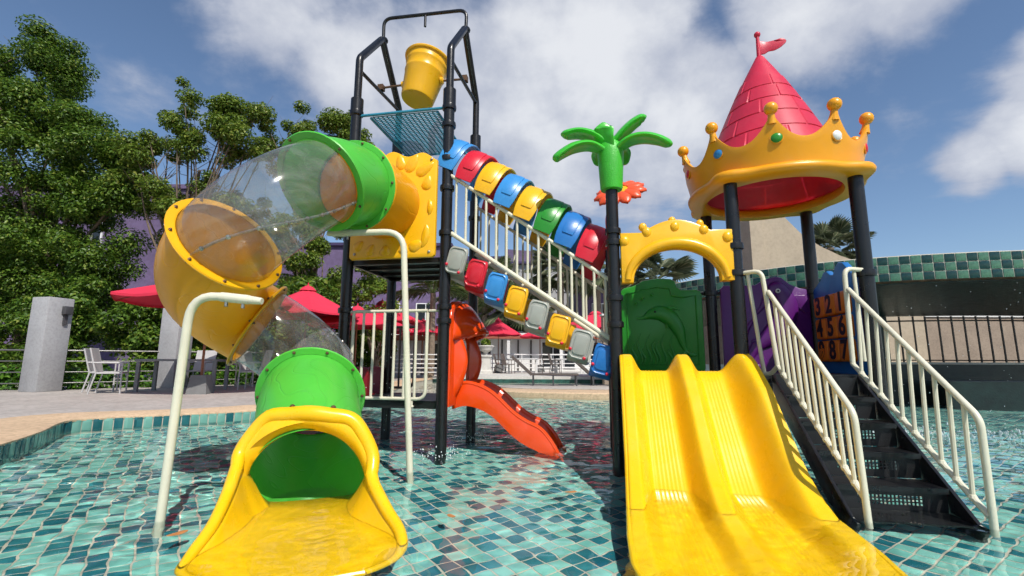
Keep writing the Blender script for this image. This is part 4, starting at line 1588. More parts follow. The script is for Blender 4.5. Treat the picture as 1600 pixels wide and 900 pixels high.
FG = lambda x, z, h: (x, fb - h, z)
flat_tube([(0.26, 1.36), (0.34, 1.365), (0.42, 1.40), (0.52, 1.41), (0.62, 1.35), (0.70, 1.22), (0.74, 1.06), (0.78, 0.98)], [0.012, 0.022, 0.06, 0.085, 0.085, 0.065, 0.03, 0.018], 0.55, GRN_D, 'dolphin', dp, FG)
flat_tube([(0.57, 1.44), (0.64, 1.47), (0.72, 1.44)], [0.03, 0.022, 0.006], 0.6, GRN_D, 'fin', dp, FG)
flat_tube([(0.56, 1.36), (0.58, 1.30), (0.57, 1.24)], [0.03, 0.028, 0.008], 0.8, GRN_D, 'flipper', dp, FG)
flat_tube([(0.76, 1.0), (0.83, 0.96), (0.88, 0.97)], [0.02, 0.026, 0.006], 0.6, GRN_D, 'tail_fin', dp, FG)
flat_tube([(0.76, 1.0), (0.73, 0.94), (0.68, 0.92)], [0.02, 0.024, 0.006], 0.6, GRN_D, 'tail_fin', dp, FG)
part('eye', MB().ball((0.455, fb - 0.038, 1.425), 0.012, 10), BLKP, dp)
for x, z, r_ in ((0.26, 1.52), (0.33, 1.575), (0.43, 1.61)) and ((0.26, 1.52, 0.016), (0.33, 1.575, 0.020), (0.43, 1.615, 0.018)):
    part('bubble', MB().ball((x, fb, z), r_, 10), GRN_D, dp)
for k in range(9):
    x = 0.22 + 0.052 * k + 0.01 * math.sin(k * 2.1)
    zt = 1.02 + 0.18 * abs(math.sin(k * 1.3 + 0.4))
    flat_tube([(x, 0.85), (x + 0.025, 0.92), (x - 0.02, (0.92 + zt) / 2 + 0.02), (x + 0.02, zt)], [0.008, 0.013, 0.011, 0.004], 0.8, GRN_D, 'seaweed', dp, FG, 8)
part('border', MB().tube([(0.16, fb, 1.62), (0.30, fb, 1.67), (0.48, fb, 1.70), (0.62, fb, 1.68), (0.64, fb, 1.60), (0.76, fb, 1.58), (0.89, fb, 1.60), (0.89, fb, 0.86), (0.16, fb, 0.86)], 0.008, 6, loop=True), GRN_D, dp)

sp = play('seahorse_panel', 'purple panel with a moulded seahorse behind the left stair rail', 'panel', (1.58, 1.0, 0.75))
po = [(2.0, 0.73), (2.015, 0.76), (2.015, 1.60), (1.99, 1.645), (1.93, 1.655), (1.84, 1.70), (1.76, 1.775), (1.70, 1.785), (1.60, 1.76), (1.50, 1.70), (1.36, 1.70), (1.18, 1.70), (1.145, 1.66), (1.14, 0.77), (1.16, 0.73)]
part('plate', MB().prism(po, (0, 1.03, 0), (1, 0, 0), (0, 0, 1), (0, -1, 0), 0.055, 0.014), PUR, sp)
flat_tube([(1.46, 1.37), (1.54, 1.45), (1.63, 1.58), (1.70, 1.66), (1.76, 1.60), (1.79, 1.45), (1.72, 1.28), (1.60, 1.15), (1.47, 1.05), (1.40, 0.93), (1.45, 0.84), (1.53, 0.87), (1.52, 0.94)], [0.016, 0.024, 0.06, 0.075, 0.085, 0.11, 0.12, 0.095, 0.06, 0.04, 0.03, 0.024, 0.014], 0.5, PUR, 'seahorse', sp, FG)
flat_tube([(1.48, 1.36), (1.38, 1.22), (1.35, 1.05), (1.41, 0.92)], [0.014, 0.028, 0.028, 0.012], 1.0, PUR, 'curl', sp, FG)
flat_tube([(1.42, 1.10), (1.50, 1.12), (1.58, 1.05)], [0.014, 0.02, 0.012], 1.0, PUR, 'curl', sp, FG)
flat_tube([(1.36, 0.95), (1.42, 0.86), (1.50, 0.80)], [0.012, 0.02, 0.012], 1.2, PUR, 'curl', sp, FG)
part('fin', MB().prism([(1.80, 1.58), (1.97, 1.58), (1.97, 1.38), (1.90, 1.44)], (0, fb + 0.01, 0), (1, 0, 0), (0, 0, 1), (0, -1, 0), 0.025, 0.008), PUR, sp)
e_ = part('eye', MB().lathe([(0.024, 0), (0.024, 0.008), (0.018, 0.014)], (1.70, fb - 0.036, 1.625), 16, (0, -1, 0)), WHITEP, sp)
part('pupil', MB().lathe([(0.011, 0), (0.011, 0.004)], (1.70, fb - 0.0505, 1.625), 12, (0, -1, 0)), BLKP, e_)

# number-cube panel on the side of the platform
np_ = play('number_panel', 'blue side panel with orange number cubes beside the right stair rail', 'panel', (2.065, 0.5, 0.78))
bo = [(0.06, 0.76), (0.055, 1.64), (0.08, 1.665), (0.17, 1.665), (0.24, 1.73), (0.31, 1.79), (0.39, 1.805), (0.46, 1.77), (0.50, 1.71), (0.56, 1.72), (0.62, 1.765), (0.69, 1.765), (0.76, 1.70), (0.84, 1.665), (0.94, 1.62), (0.945, 0.76)]
part('plate', MB().prism(bo, (2.095, 0, 0), (0, 1, 0), (0, 0, 1), (-1, 0, 0), 0.06, 0.014), BLUE, np_)
NUMS = ['321', '456', '987']
for rI in range(3):
    part('axle', pipe([(2.045, 0.16, 1.425 - 0.215 * rI), (2.045, 0.90, 1.425 - 0.215 * rI)], 0.010, 8), STEEL, np_)
    for cI in range(3):
        bc = 0.74 - 0.215 * cI
        zc = 1.425 - 0.215 * rI
        cube = part('number_cube', MB().prism(rrect(bc - 0.103, bc + 0.103, zc - 0.100, zc + 0.100, 0.03, 4), (2.10, 0, 0), (0, 1, 0), (0, 0, 1), (-1, 0, 0), 0.115, 0.02), ORG_CUBE, np_, 40)
        cu = bpy.data.curves.new('digit', 'FONT')
        cu.body = NUMS[rI][cI]
        cu.size = 0.235
        cu.align_x = 'CENTER'; cu.align_y = 'CENTER'
        cu.extrude = 0.0015
        cu.offset = 0.007
        tmp = bpy.data.objects.new('digit', cu)
        COL.objects.link(tmp)
        dg_ = bpy.context.evaluated_depsgraph_get()
        me = bpy.data.meshes.new_from_object(tmp.evaluated_get(dg_))
        bpy.data.objects.remove(tmp)
        me.materials.clear(); me.materials.append(BLKP)
        # text x runs toward -b, text y is up, face looks to -a
        M = Matrix(((0, 0, -1, 1.9835), (-1, 0, 0, bc), (0, 1, 0, zc), (0, 0, 0, 1)))
        me.transform(Matrix.Translation(-Vector(np_['_base'])) @ M)
        d_o = bpy.data.objects.new('digit', me)
        link(d_o, cube)

# ------------------------------------------------------------------ stairs
st = play('stairs', 'black steel stairs with cream handrails leading down into the water', 'stairs', (1.6, -0.6, Z0))
SLP = 0.70
for a in (1.285, 1.925):
    ou = [(-0.0, 0.79), (-0.0, 0.60), (-0.90, -0.03), (-0.93, -0.31), (-1.14, -0.31), (-1.19, -0.05), (-0.02, 0.79)][:-1]
    part('stringer', MB().prism(ou, (a - 0.012, 0, 0), (0, 1, 0), (0, 0, 1), (1, 0, 0), 0.024, 0.004), BLK, st)
for k in range(5):
    z = 0.625 - 0.163 * k
    b1 = 0.0 - 0.225 * k
    tr_ = part('tread', MB().box(1.30, 1.91, b1 - 0.25, b1, z - 0.012, z), BLK_DECK, st)
    part('nosing', MB().box(1.30, 1.91, b1 - 0.256, b1 - 0.250, z - 0.03, z + 0.003), BLK, tr_)
    ri = MB()
    zr0, zr1 = z + 0.004, z + 0.140
    bb_ = b1 - 0.004
    nh = 26
    ri.box(1.30, 1.91, bb_ - 0.002, bb_ + 0.002, zr0, zr0 + 0.05)
    ri.box(1.30, 1.91, bb_ - 0.002, bb_ + 0.002, zr1 - 0.03, zr1)
    for rr_ in range(2):
        ri.box(1.30, 1.91, bb_ - 0.002, bb_ + 0.002, zr0 + 0.064 + 0.020 * rr_, zr0 + 0.071 + 0.020 * rr_)
    for h_ in range(nh + 1):
        aa = 1.32 + 0.57 * h_ / nh
        ri.box(aa - 0.005, aa + 0.005, bb_ - 0.0015, bb_ + 0.0015, zr0 + 0.05, zr1 - 0.03)
    ri.box(1.30, 1.42, bb_ - 0.0018, bb_ + 0.0018, zr0 + 0.05, zr1 - 0.03)
    ri.box(1.78, 1.91, bb_ - 0.0018, bb_ + 0.0018, zr0 + 0.05, zr1 - 0.03)
    rp_ = part('riser', ri, BLK_DECK, tr_, 0)
    rp_['kind'] = 'stuff'


def stair_rail(label, top, knee, low, hand0, hand1, foot, lo0, lo1, nb):
    r = part('handrail', pipe([hand0, hand1, foot], 0.019, 12, 0.06), CREAM, st, label=label)
    part('upper_loop', pipe([top, knee, low], 0.019, 12, 0.07), CREAM, r)
    part('lower_rail', pipe([lo0, lo1], 0.018, 10), CREAM, r)
    H0, H1, L0, L1 = Vector(hand0), Vector(hand1), Vector(lo0), Vector(lo1)
    for i in range(1, nb):
        t = i / nb
        bar = part('bar', MB().tube([L0.lerp(L1, t), H0.lerp(H1, t)], 0.013, 8), CREAM, r)
        part('joint', MB().ball(L0.lerp(L1, t), 0.024, 8), CREAM, bar)
    return r


lr = stair_rail('cream rail on the slide side of the stairs', (1.075, -0.03, 1.652), (1.215, -0.13, 1.655), (1.272, -0.16, 0.86), (1.248, -0.15, 1.47), (1.311, -1.20, 0.60), (1.327, -1.21, -0.10), (1.272, -0.16, 0.86), (1.327, -1.20, 0.12), 11)
part('post', pipe([(1.128, -0.045, 1.64), (1.20, -0.05, 0.80)], 0.016, 10), CREAM, lr)
part('foot_rail', pipe([(1.17, -0.03, 0.80), (1.24, -0.08, 0.79), (1.272, -0.16, 0.86)], 0.018, 10, 0.04), CREAM, lr)
rr_ = stair_rail('cream rail on the far side of the stairs', (2.02, -0.03, 1.655), (1.862, -0.09, 1.66), (1.835, -0.13, 0.88), (1.858, -0.13, 1.48), (1.952, -1.19, 0.585), (1.938, -1.20, -0.14), (1.835, -0.13, 0.88), (1.935, -1.19, 0.06), 11)
part('post', pipe([(1.955, -0.04, 1.64), (1.955, -0.06, 0.90)], 0.015, 10), CREAM, rr_)
# =================================================================== GARDEN, TERRACES AND BUILDINGS
import numpy as np
nrg = np.random.default_rng(5)


def leaf_mat(name, cols, trans=0.35):
    m, nt, p = nodes_of(name)
    ge = nt.nodes.new('ShaderNodeNewGeometry')
    c = ramp(nt, ge.outputs['Random Per Island'], [(0.0, cols[0]), (0.45, cols[1]), (0.85, cols[2]), (1.0, cols[3])])
    nt.links.new(c, p.inputs['Base Color'])
    p.inputs['Roughness'].default_value = 0.42
    p.inputs['Specular IOR Level'].default_value = 0.35
    t = nt.nodes.new('ShaderNodeBsdfTranslucent')
    nt.links.new(c, t.inputs[0])
    mx = nt.nodes.new('ShaderNodeMixShader')
    mx.inputs[0].default_value = trans
    nt.links.new(p.outputs[0], mx.inputs[1])
    nt.links.new(t.outputs[0], mx.inputs[2])
    nt.links.new(mx.outputs[0], nt.nodes['Material Output'].inputs[0])
    return m


LEAF = leaf_mat('broad_leaves', [(0.045, 0.10, 0.012), (0.085, 0.17, 0.018), (0.15, 0.25, 0.028), (0.27, 0.31, 0.05)])
LEAF_Y = leaf_mat('yellowish_leaves', [(0.07, 0.13, 0.014), (0.13, 0.21, 0.026), (0.21, 0.29, 0.04), (0.32, 0.33, 0.06)])
LEAF_H = leaf_mat('hedge_leaves', [(0.03, 0.09, 0.008), (0.06, 0.16, 0.012), (0.11, 0.24, 0.02), (0.16, 0.30, 0.03)])
FROND = leaf_mat('palm_frond', [(0.05, 0.085, 0.02), (0.08, 0.13, 0.03), (0.13, 0.18, 0.05), (0.24, 0.22, 0.09)], 0.25)
FROND_G = leaf_mat('grey_fan_frond', [(0.09, 0.12, 0.06), (0.14, 0.17, 0.09), (0.20, 0.23, 0.13), (0.30, 0.29, 0.18)], 0.25)
BARK = mat('grey_brown_bark', (0.16, 0.12, 0.085), 0.9, 0.35, 5, 0.6, 25)
BARK_P = mat('palm_bark', (0.20, 0.15, 0.11), 0.9, 0.3, 9, 0.5, 30)


def leaves_mesh(name, centers, radii, counts, size, mt_, flat=0.75, droop=0.3):
    """many small folded leaves gathered in clumps"""
    C = np.repeat(np.array(centers, float), counts, axis=0)
    Rr = np.repeat(np.array(radii, float), counts, axis=0)
    n = len(C)
    d = nrg.normal(size=(n, 3))
    d /= np.linalg.norm(d, axis=1)[:, None]
    rad = nrg.random(n) ** 0.5
    P = C + d * rad[:, None] * Rr
    # leaf normal: outward + up, plus jitter
    N = d * 0.7 + np.array([0, 0, flat]) + nrg.normal(size=(n, 3)) * 0.45
    N /= np.linalg.norm(N, axis=1)[:, None]
    A = nrg.normal(size=(n, 3)) + d * 0.8 + np.array([0, 0, -droop])
    A -= N * (A * N).sum(1)[:, None]
    A /= np.linalg.norm(A, axis=1)[:, None]
    B = np.cross(N, A)
    L = size * (0.6 + 0.8 * nrg.random(n))[:, None]
    W = L * (0.22 + 0.12 * nrg.random(n))[:, None]
    v0 = P - A * L * 0.5
    v1 = P + B * W + N * W * 0.35
    v2 = P + A * L * 0.5 - N * L * 0.12
    v3 = P - B * W + N * W * 0.35
    vs = np.stack([v0, v1, v2, v3], 1).reshape(-1, 3)
    me = bpy.data.meshes.new(name)
    me.vertices.add(4 * n)
    me.vertices.foreach_set('co', vs.ravel())
    me.loops.add(6 * n)
    idx = (np.arange(n) * 4)[:, None] + np.array([0, 1, 2, 0, 2, 3])
    me.loops.foreach_set('vertex_index', idx.ravel())
    me.polygons.add(2 * n)
    me.polygons.foreach_set('loop_start', np.arange(2 * n) * 3)
    me.polygons.foreach_set('loop_total', np.full(2 * n, 3))
    me.update()
    me.validate()
    me.materials.append(mt_)
    return me


def tree(name, label, base, th, tr, masses, nleaf, size, mt_, clump_r=(0.45, 0.8), nclump=60, nlimb=14, group=None, twigs=0, cat='tree', clumps=None):
    """trunk, limbs and a crown of leaf clumps; masses = ellipsoids (centre, radii, weight) relative to base"""
    o = thing(name, label, cat, base, 0, group)
    B = Vector(base)
    rr = random.Random(sum(map(ord, label)))
    cl = list(clumps or [])
    tot = sum(m[2] for m in masses) or 1
    for c, r, w in masses:
        for k in range(max(1, int(nclump * w / tot))):
            d = Vector((rr.gauss(0, 1), rr.gauss(0, 1), rr.gauss(0, 1))).normalized() * (rr.random() ** 0.38)
            cl.append((Vector(c) + Vector((d.x * r[0], d.y * r[1], d.z * r[2])), rr.uniform(*clump_r)))
    cnt = [max(12, int(nleaf * (r ** 2) / sum(q[1] ** 2 for q in cl))) for c, r in cl]
    me = leaves_mesh('crown', [tuple(c) for c, r in cl], [(r, r, r * 0.75) for c, r in cl], cnt, size, mt_)
    cr_ = bpy.data.objects.new('crown', me)
    link(cr_, o)
    # trunk with a little sway
    top = Vector((rr.uniform(-0.4, 0.4), rr.uniform(-0.3, 0.3), th))
    tp = smooth_path([(0, 0, -0.6), (0.06, 0.02, th * 0.25), (top.x * 0.3 - 0.1, top.y * 0.4, th * 0.55), tuple(top)], 6)
    n = len(tp)
    part('trunk', MB().tube(tp, [tr * (1.25 - 0.95 * i / (n - 1)) for i in range(n)], 10), BARK, o)
    limbs = sorted(cl, key=lambda q: rr.random())[:nlimb]
    for c, r in limbs:
        k = min(n - 2, max(2, int(n * min(0.95, max(0.25, (c.z * 0.62) / max(th, 0.1) * rr.uniform(0.7, 1.0))))))
        s = Vector(tp[k])
        mid = s.lerp(c, 0.5) + Vector((rr.uniform(-0.3, 0.3), rr.uniform(-0.3, 0.3), rr.uniform(-0.1, 0.5)))
        P = smooth_path([tuple(s), tuple(mid), tuple(c)], 5)
        r0 = tr * 0.42 * (1.1 - 0.7 * k / n)
        m = len(P)
        lb = part('limb', MB().tube(P, [r0 * (1 - 0.8 * i / (m - 1)) for i in range(m)], 7), BARK, o)
        for q in range(twigs):
            t0 = Vector(P[int(m * rr.uniform(0.45, 0.95))])
            e = t0 + Vector((rr.uniform(-0.9, 0.9), rr.uniform(-0.6, 0.6), rr.uniform(0.1, 1.2)))
            e2 = t0.lerp(e, 0.5) + Vector((rr.uniform(-0.12, 0.12), 0, rr.uniform(-0.1, 0.1)))
            part('twig', MB().tube([t0, e2, e], [r0 * 0.28, r0 * 0.18, r0 * 0.06], 5), BARK, lb)
    return o


# big leafy tree at the left edge, an open bare-branched one beside it, a smaller one behind the tube slide
tree('leafy_tree', 'tall dense leafy tree at the far left beyond the fence', (-17.0, 16.4, 0), 7.5, 0.30,
     [((-1.6, 0, 10.4), (2.3, 1.8, 3.1), 3.4), ((-3.6, 0, 10.2), (1.8, 1.6, 3.2), 1.8), ((-0.4, 0, 12.2), (1.0, 1.0, 1.1), 0.5), ((0.9, 0, 8.2), (2.0, 1.6, 2.2), 2.4), ((2.3, 0.1, 7.0), (1.6, 1.4, 2.0), 1.6), ((0.6, -0.3, 4.8), (3.3, 1.6, 2.6), 3.4), ((-1.2, -0.2, 5.6), (2.6, 1.5, 2.4), 2), ((2.3, -0.2, 3.2), (2.2, 1.3, 1.9), 2.0), ((-0.5, -0.5, 2.0), (3.3, 1.2, 1.5), 1.8)],
     190000, 0.112, LEAF, (0.32, 0.88), 270, 26, twigs=2)
tree('leafy_tree', 'sparse tree with bare grey branches between the dense tree and the tube slide', (-11.4, 16.0, 0), 7.6, 0.16,
     [((-0.6, 0, 9.2), (2.2, 1.0, 1.7), 2.0), ((1.5, 0, 8.9), (1.0, 0.8, 1.4), 2.0), ((-1.6, 0, 7.4), (1.2, 0.9, 1.6), 1.2), ((-0.2, 0, 6.6), (2.2, 1.0, 1.2), 1.9), ((0.4, 0, 4.9), (2.4, 1.0, 1.0), 1.7)],
     42000, 0.108, LEAF_Y, (0.20, 0.58), 88, 46, twigs=5)
tree('leafy_tree', 'slim tree whose top shows above the green tube section', (-7.6, 18.0, 0), 7.0, 0.15,
     [((-1.2, 0, 9.6), (1.5, 1.0, 1.5), 1.8), ((0.7, 0, 9.8), (1.0, 0.8, 1.2), 1.2), ((-0.6, 0, 6.0), (2.2, 1.0, 1.5), 1.4), ((0.3, 0, 4.0), (2.3, 1.0, 1.4), 1.8)],
     40000, 0.108, LEAF_Y, (0.22, 0.58), 80, 26, twigs=3)
tree('leafy_tree', 'rounded light green tree seen between the tower posts', (-4.9, 17.0, 0.1), 2.6, 0.10,
     [((-0.1, 0, 3.4), (0.85, 0.7, 1.1), 1.0), ((0.1, 0, 2.2), (0.8, 0.7, 0.8), 0.8)], 3600, 0.13, LEAF_Y, (0.22, 0.42), 26, 8)
tree('leafy_tree', 'small dark tree rising behind the umbrellas left of the tower', (-7.2, 16.4, 0.1), 2.4, 0.10,
     [((0, 0, 2.9), (1.5, 0.8, 0.9), 1.0)], 3200, 0.15, LEAF, (0.3, 0.5), 22, 10, twigs=2)
SHR = [((-15.6, 13.3, 0), 2.6, 'dark shrub behind the left end of the fence'), ((-13.2, 14.0, 0), 3.2, 'tall shrub behind the first concrete pillar'), ((-11.0, 14.6, 0), 3.2, 'shrub behind the two white chairs'),
       ((-9.6, 15.6, 0), 3.0, 'dark shrub behind the second concrete pillar'), ((-7.9, 16.6, 0), 2.5, 'shrub behind the grey dining table'), ((-6.0, 18.6, 0.1), 2.3, 'low shrub behind the right-hand dining chairs')]
for b, h, lb in SHR:
    tree('shrub', lb, b, h * 0.5, 0.07, [((0, 0, h * 0.55), (1.35, 0.7, h * 0.48), 1)], 13000, 0.13, LEAF, (0.28, 0.55), 48, 6, 'shrubs behind the fence', cat='shrub')
# low bright hedge under the rails
FENCE = [(-14.6, 10.0), (-10.75, 10.95), (-8.95, 12.6), (-5.6, 15.6)]
cs, rs_l = [], []
for (x0, y0), (x1, y1) in zip(FENCE, FENCE[1:]):
    L = math.hypot(x1 - x0, y1 - y0)
    for k in range(int(L / 0.22)):
        t = (k + 0.5) * 0.22 / L
        for q in range(2):
            cs.append((x0 + (x1 - x0) * t - 0.25 + rng.uniform(-0.2, 0.2), y0 + (y1 - y0) * t + 0.75 + q * 0.35 + rng.uniform(-0.2, 0.2), 0.18 + 0.26 * q + rng.uniform(-0.05, 0.12)))
            rs_l.append((0.3, 0.3, 0.26))
hd = bpy.data.objects.new('hedge', leaves_mesh('hedge', cs, rs_l, [75] * len(cs), 0.13, LEAF_H))
link(hd)
hd['kind'] = 'stuff'

# ------------------------------------------------------------------ pillars and rails
CPIL = mat('cast_concrete', (0.36, 0.36, 0.37), 0.7, 0.10, 2.2, 0.15, 50, speck=0.2)
LAMPG = mat('lamp_grey', (0.06, 0.06, 0.065), 0.5, 0.1, 5)
for i, ((x, y), rz, lb) in enumerate([((-10.75, 10.95), -0.22, 'grey concrete pillar with a wall lamp at the left of the terrace'), ((-8.95, 12.6), -0.1, 'grey concrete pillar partly behind the yellow elbow of the tube slide')]):
    o = thing('pillar', lb, 'pillar', (x, y, DECK_Z), rz, 'terrace pillars')
    h = 2.14
    part('shaft', MB().prism(rrect(-0.26, 0.26, -0.26, 0.26, 0.015, 2), (0, 0, 0), (1, 0, 0), (0, 1, 0), (0, 0, 1), h, 0.012), CPIL, o)
    lp = part('lamp', MB().prism(rrect(-0.085, 0.085, 0, 0.19, 0.01, 2), (0.26, 0.10, h - 0.38), (0, 1, 0), (0, 0, 1), (1, 0, 0), 0.12, 0.01), LAMPG, o)
    part('bracket', MB().box(0.26, 0.30, 0.06, 0.14, h - 0.62, h - 0.385), LAMPG, lp)
RAILM = mat('brushed_steel_rail', (0.20, 0.195, 0.19), 0.5, 0.1, 8, metal=0.9)
for k, ((p0, p1), lb) in enumerate(zip(zip(FENCE, FENCE[1:]), ['steel rail fence left of the first concrete pillar', 'steel rail fence between the two concrete pillars', 'steel rail fence right of the second concrete pillar'])):
    o = thing('rail_fence', lb, 'fence', (p0[0], p0[1], DECK_Z), 0, 'terrace rail fences')
    d = Vector((p1[0] - p0[0], p1[1] - p0[1], 0))
    for z in (0.93, 0.68, 0.43, 0.18):
        part('rail', MB().tube([d.normalized() * 0.24 + Vector((0, 0, z)), d - d.normalized() * 0.24 + Vector((0, 0, z))], 0.02 if z > 0.9 else 0.013, 8), RAILM, o)
    for t in ((0.33, 0.66) if k == 2 else (0.08,) if k == 0 else ()):
        part('post', MB().tube([d * t + Vector((0, 0, 0)), d * t + Vector((0, 0, 0.95))], 0.02, 8), RAILM, o)

# ------------------------------------------------------------------ terrace furniture
CHW = mat('pale_grey_chair', (0.46, 0.45, 0.45), 0.5, 0.08, 8)
CHD = mat('brown_wicker', (0.10, 0.08, 0.07), 0.7, 0.25, 40, 0.4, 90)
TABG = mat('grey_table', (0.20, 0.20, 0.21), 0.5, 0.1, 8)
TABW = mat('white_table', (0.62, 0.61, 0.60), 0.5, 0.06, 8)


def make_chair(name, label, mt_, loc, rz, group):
    o = thing(name, label, 'chair', loc, rz, group)
    part('seat', MB().prism(rrect(-0.24, 0.24, -0.25, 0.22, 0.03, 3), (0, 0, 0.42), (1, 0, 0), (0, 1, 0), (0, 0, 1), 0.035, 0.008), mt_, o)
    part('backrest', MB().obox((0, 0.285, 0.70), (0.225, 0, 0), (0, 0.014, 0.004), (0, 0.072, 0.265)), mt_, o)
    for s in (-1, 1):
        part('leg', MB().tube([(s * 0.235, -0.235, 0), (s * 0.235, -0.225, 0.64)], 0.016, 8), mt_, o)
        part('leg', MB().tube([(s * 0.235, 0.30, 0), (s * 0.235, 0.215, 0.43), (s * 0.235, 0.355, 0.965)], 0.016, 8), mt_, o)
        part('armrest', pipe([(s * 0.235, -0.225, 0.62), (s * 0.235, -0.225, 0.655), (s * 0.235, 0.28, 0.66)], 0.017, 8, 0.05), mt_, o)
    return o


def place_chair(src, label, loc, rz, group):
    c = copy_tree(src)
    c.location = loc
    c.rotation_euler = (0, 0, rz)
    return tag(c, label, 'chair', group)


G1 = 'pale chairs on the left terrace'
ch0 = make_chair('terrace_chair', 'pale chair nearest the first pillar with its back to the fence', CHW, (-9.35, 10.95, DECK_Z), R(122), G1)
place_chair(ch0, 'pale armchair in front at the left end of the grey table', (-8.75, 10.45, DECK_Z), R(116), G1)
place_chair(ch0, 'pale chair on the far side of the grey table', (-8.1, 12.35, DECK_Z), R(8), G1)
place_chair(ch0, 'pale chair at the right end of the grey table', (-6.45, 11.9, DECK_Z), R(-80), G1)
place_chair(ch0, 'pale chair left of the second grey table behind the elbow', (-7.15, 13.2, DECK_Z), R(75), G1)
place_chair(ch0, 'pale chair right of the second grey table behind the clear section', (-5.35, 13.6, DECK_Z), R(-85), G1)
place_chair(ch0, 'pale chair behind the second grey table', (-6.3, 14.5, DECK_Z), R(0), G1)


def make_table(label, mt_, loc, rz, lx, ly, h=0.74, group=None):
    o = thing('dining_table', label, 'table', loc, rz, group)
    part('table_top', MB().prism(rrect(-lx, lx, -ly, ly, 0.02, 3), (0, 0, h - 0.05), (1, 0, 0), (0, 1, 0), (0, 0, 1), 0.05, 0.008), mt_, o)
    for sx in (-1, 1):
        for sy in (-1, 1):
            part('leg', MB().box(sx * (lx - 0.06) - 0.035, sx * (lx - 0.06) + 0.035, sy * (ly - 0.06) - 0.035, sy * (ly - 0.06) + 0.035, 0, h - 0.052), mt_, o)
    return o


make_table('long grey dining table beside the pale chairs', TABG, (-7.75, 11.3, DECK_Z), R(10), 0.85, 0.42, group='grey dining tables')
make_table('second grey dining table behind the yellow elbow', TABG, (-6.25, 13.6, DECK_Z), R(10), 0.6, 0.42, group='grey dining tables')

UMB = mat('pinkish_red_canvas', (0.66, 0.022, 0.06), 0.75, 0.07, 3, 0.15, 80)
UPOLE = mat('brown_wood_pole', (0.22, 0.075, 0.03), 0.55, 0.15, 6)
CBASE = mat('dark_concrete_base', (0.17, 0.17, 0.17), 0.85, 0.15, 4, 0.2, 40)


def umbrella(label, x, y, z0, r, zr, za, rz=0.2):
    o = thing('parasol', label, 'parasol', (x, y, z0), rz, 'red parasols')
    n = 8
    for k in range(n):
        a0, a1 = 2 * math.pi * k / n, 2 * math.pi * (k + 1) / n
        rows = []
        for j in range(7):
            t = j / 6
            row = []
            for i in range(7):
                s = i / 6
                p0 = Vector((math.cos(a0), math.sin(a0), 0)) * r * t
                p1 = Vector((math.cos(a1), math.sin(a1), 0)) * r * t
                p = p0.lerp(p1, s)
                sag = 0.05 * r * math.sin(math.pi * s) * t * (0.4 + 0.6 * t)
                p.z = za - (za - zr) * (t ** 0.93) - sag * 0.7
                row.append(p)
            rows.append(row)
        rows.append([Vector((p.x, p.y, p.z - 0.05)) for p in rows[-1]])
        part('panel', MB().loft(rows, False, False), UMB, o, 50)
        part('rib', MB().tube([(0, 0, za - 0.07), Vector((math.cos(a0) * r, math.sin(a0) * r, zr - 0.01))], 0.009, 5), UPOLE, o)
    part('cap', MB().lathe([(0.16 * r, za - 0.10), (0.10 * r, za + 0.0), (0.02, za + 0.06), (0.015, za + 0.13)], (0, 0, 0), 12), UMB, o)
    part('pole', MB().tube([(0, 0, 0.05), (0, 0, za)], 0.027, 10), UPOLE, o)
    part('foot', MB().loft([[(sx * 0.20, sy * 0.20, 0.0) for sx, sy in ((-1, -1), (1, -1), (1, 1), (-1, 1))], [(sx * 0.15, sy * 0.15, 0.40) for sx, sy in ((-1, -1), (1, -1), (1, 1), (-1, 1))]]), CBASE, o, 0)
    return o


umbrella('red parasol whose left tip shows beside the yellow elbow', -6.75, 10.4, DECK_Z, 1.75, 2.02, 2.62)
umbrella('red parasol seen through the lower clear section', -5.75, 13.1, DECK_Z, 1.45, 2.0, 2.75, 0.5)
umbrella('red parasol just left of the front tower post', -4.95, 15.0, DECK_Z, 1.5, 1.85, 2.4, 0.1)
umbrella('red parasol behind the tower railing', -5.0, 18.0, DECK_Z, 1.5, 2.25, 2.95, 0.3)
umbrella('red parasol low behind the right end of the tower railing', -3.9, 20.6, 0.24, 1.5, 1.85, 2.35, 0.3)
umbrella('red parasol beside the stone urn', -0.7, 24.6, 0.24, 1.25, 2.0, 2.75, 0.25)
umbrella('red parasol over the white dining set under the bridge', 1.55, 26.0, 0.24, 1.2, 1.95, 2.45, 0.4)
umbrella('large red parasol behind the lower end of the bridge', 3.55, 19.9, 0.24, 1.75, 1.95, 2.7, 0.1)

# centre terrace furniture
G2 = 'brown chairs at the white dining sets'
t1 = make_table('white dining table below the yellow floor band', TABW, (0.55, 24.0, 0.24), R(2), 0.75, 0.4, group='white dining tables')
t2 = make_table('white dining table right of the loungers', TABW, (2.95, 24.4, 0.24), R(2), 0.75, 0.4, group='white dining tables')
cb = make_chair('terrace_chair', 'brown chair at the left end of the left white table', CHD, (-0.55, 23.9, 0.24), R(85), G2)
place_chair(cb, 'second brown chair left of the left white table', (-0.15, 23.4, 0.24), R(70), G2)
place_chair(cb, 'brown chair at the left end of the right white table', (1.85, 24.2, 0.24), R(85), G2)
place_chair(cb, 'second brown chair left of the right white table', (2.2, 23.7, 0.24), R(75), G2)


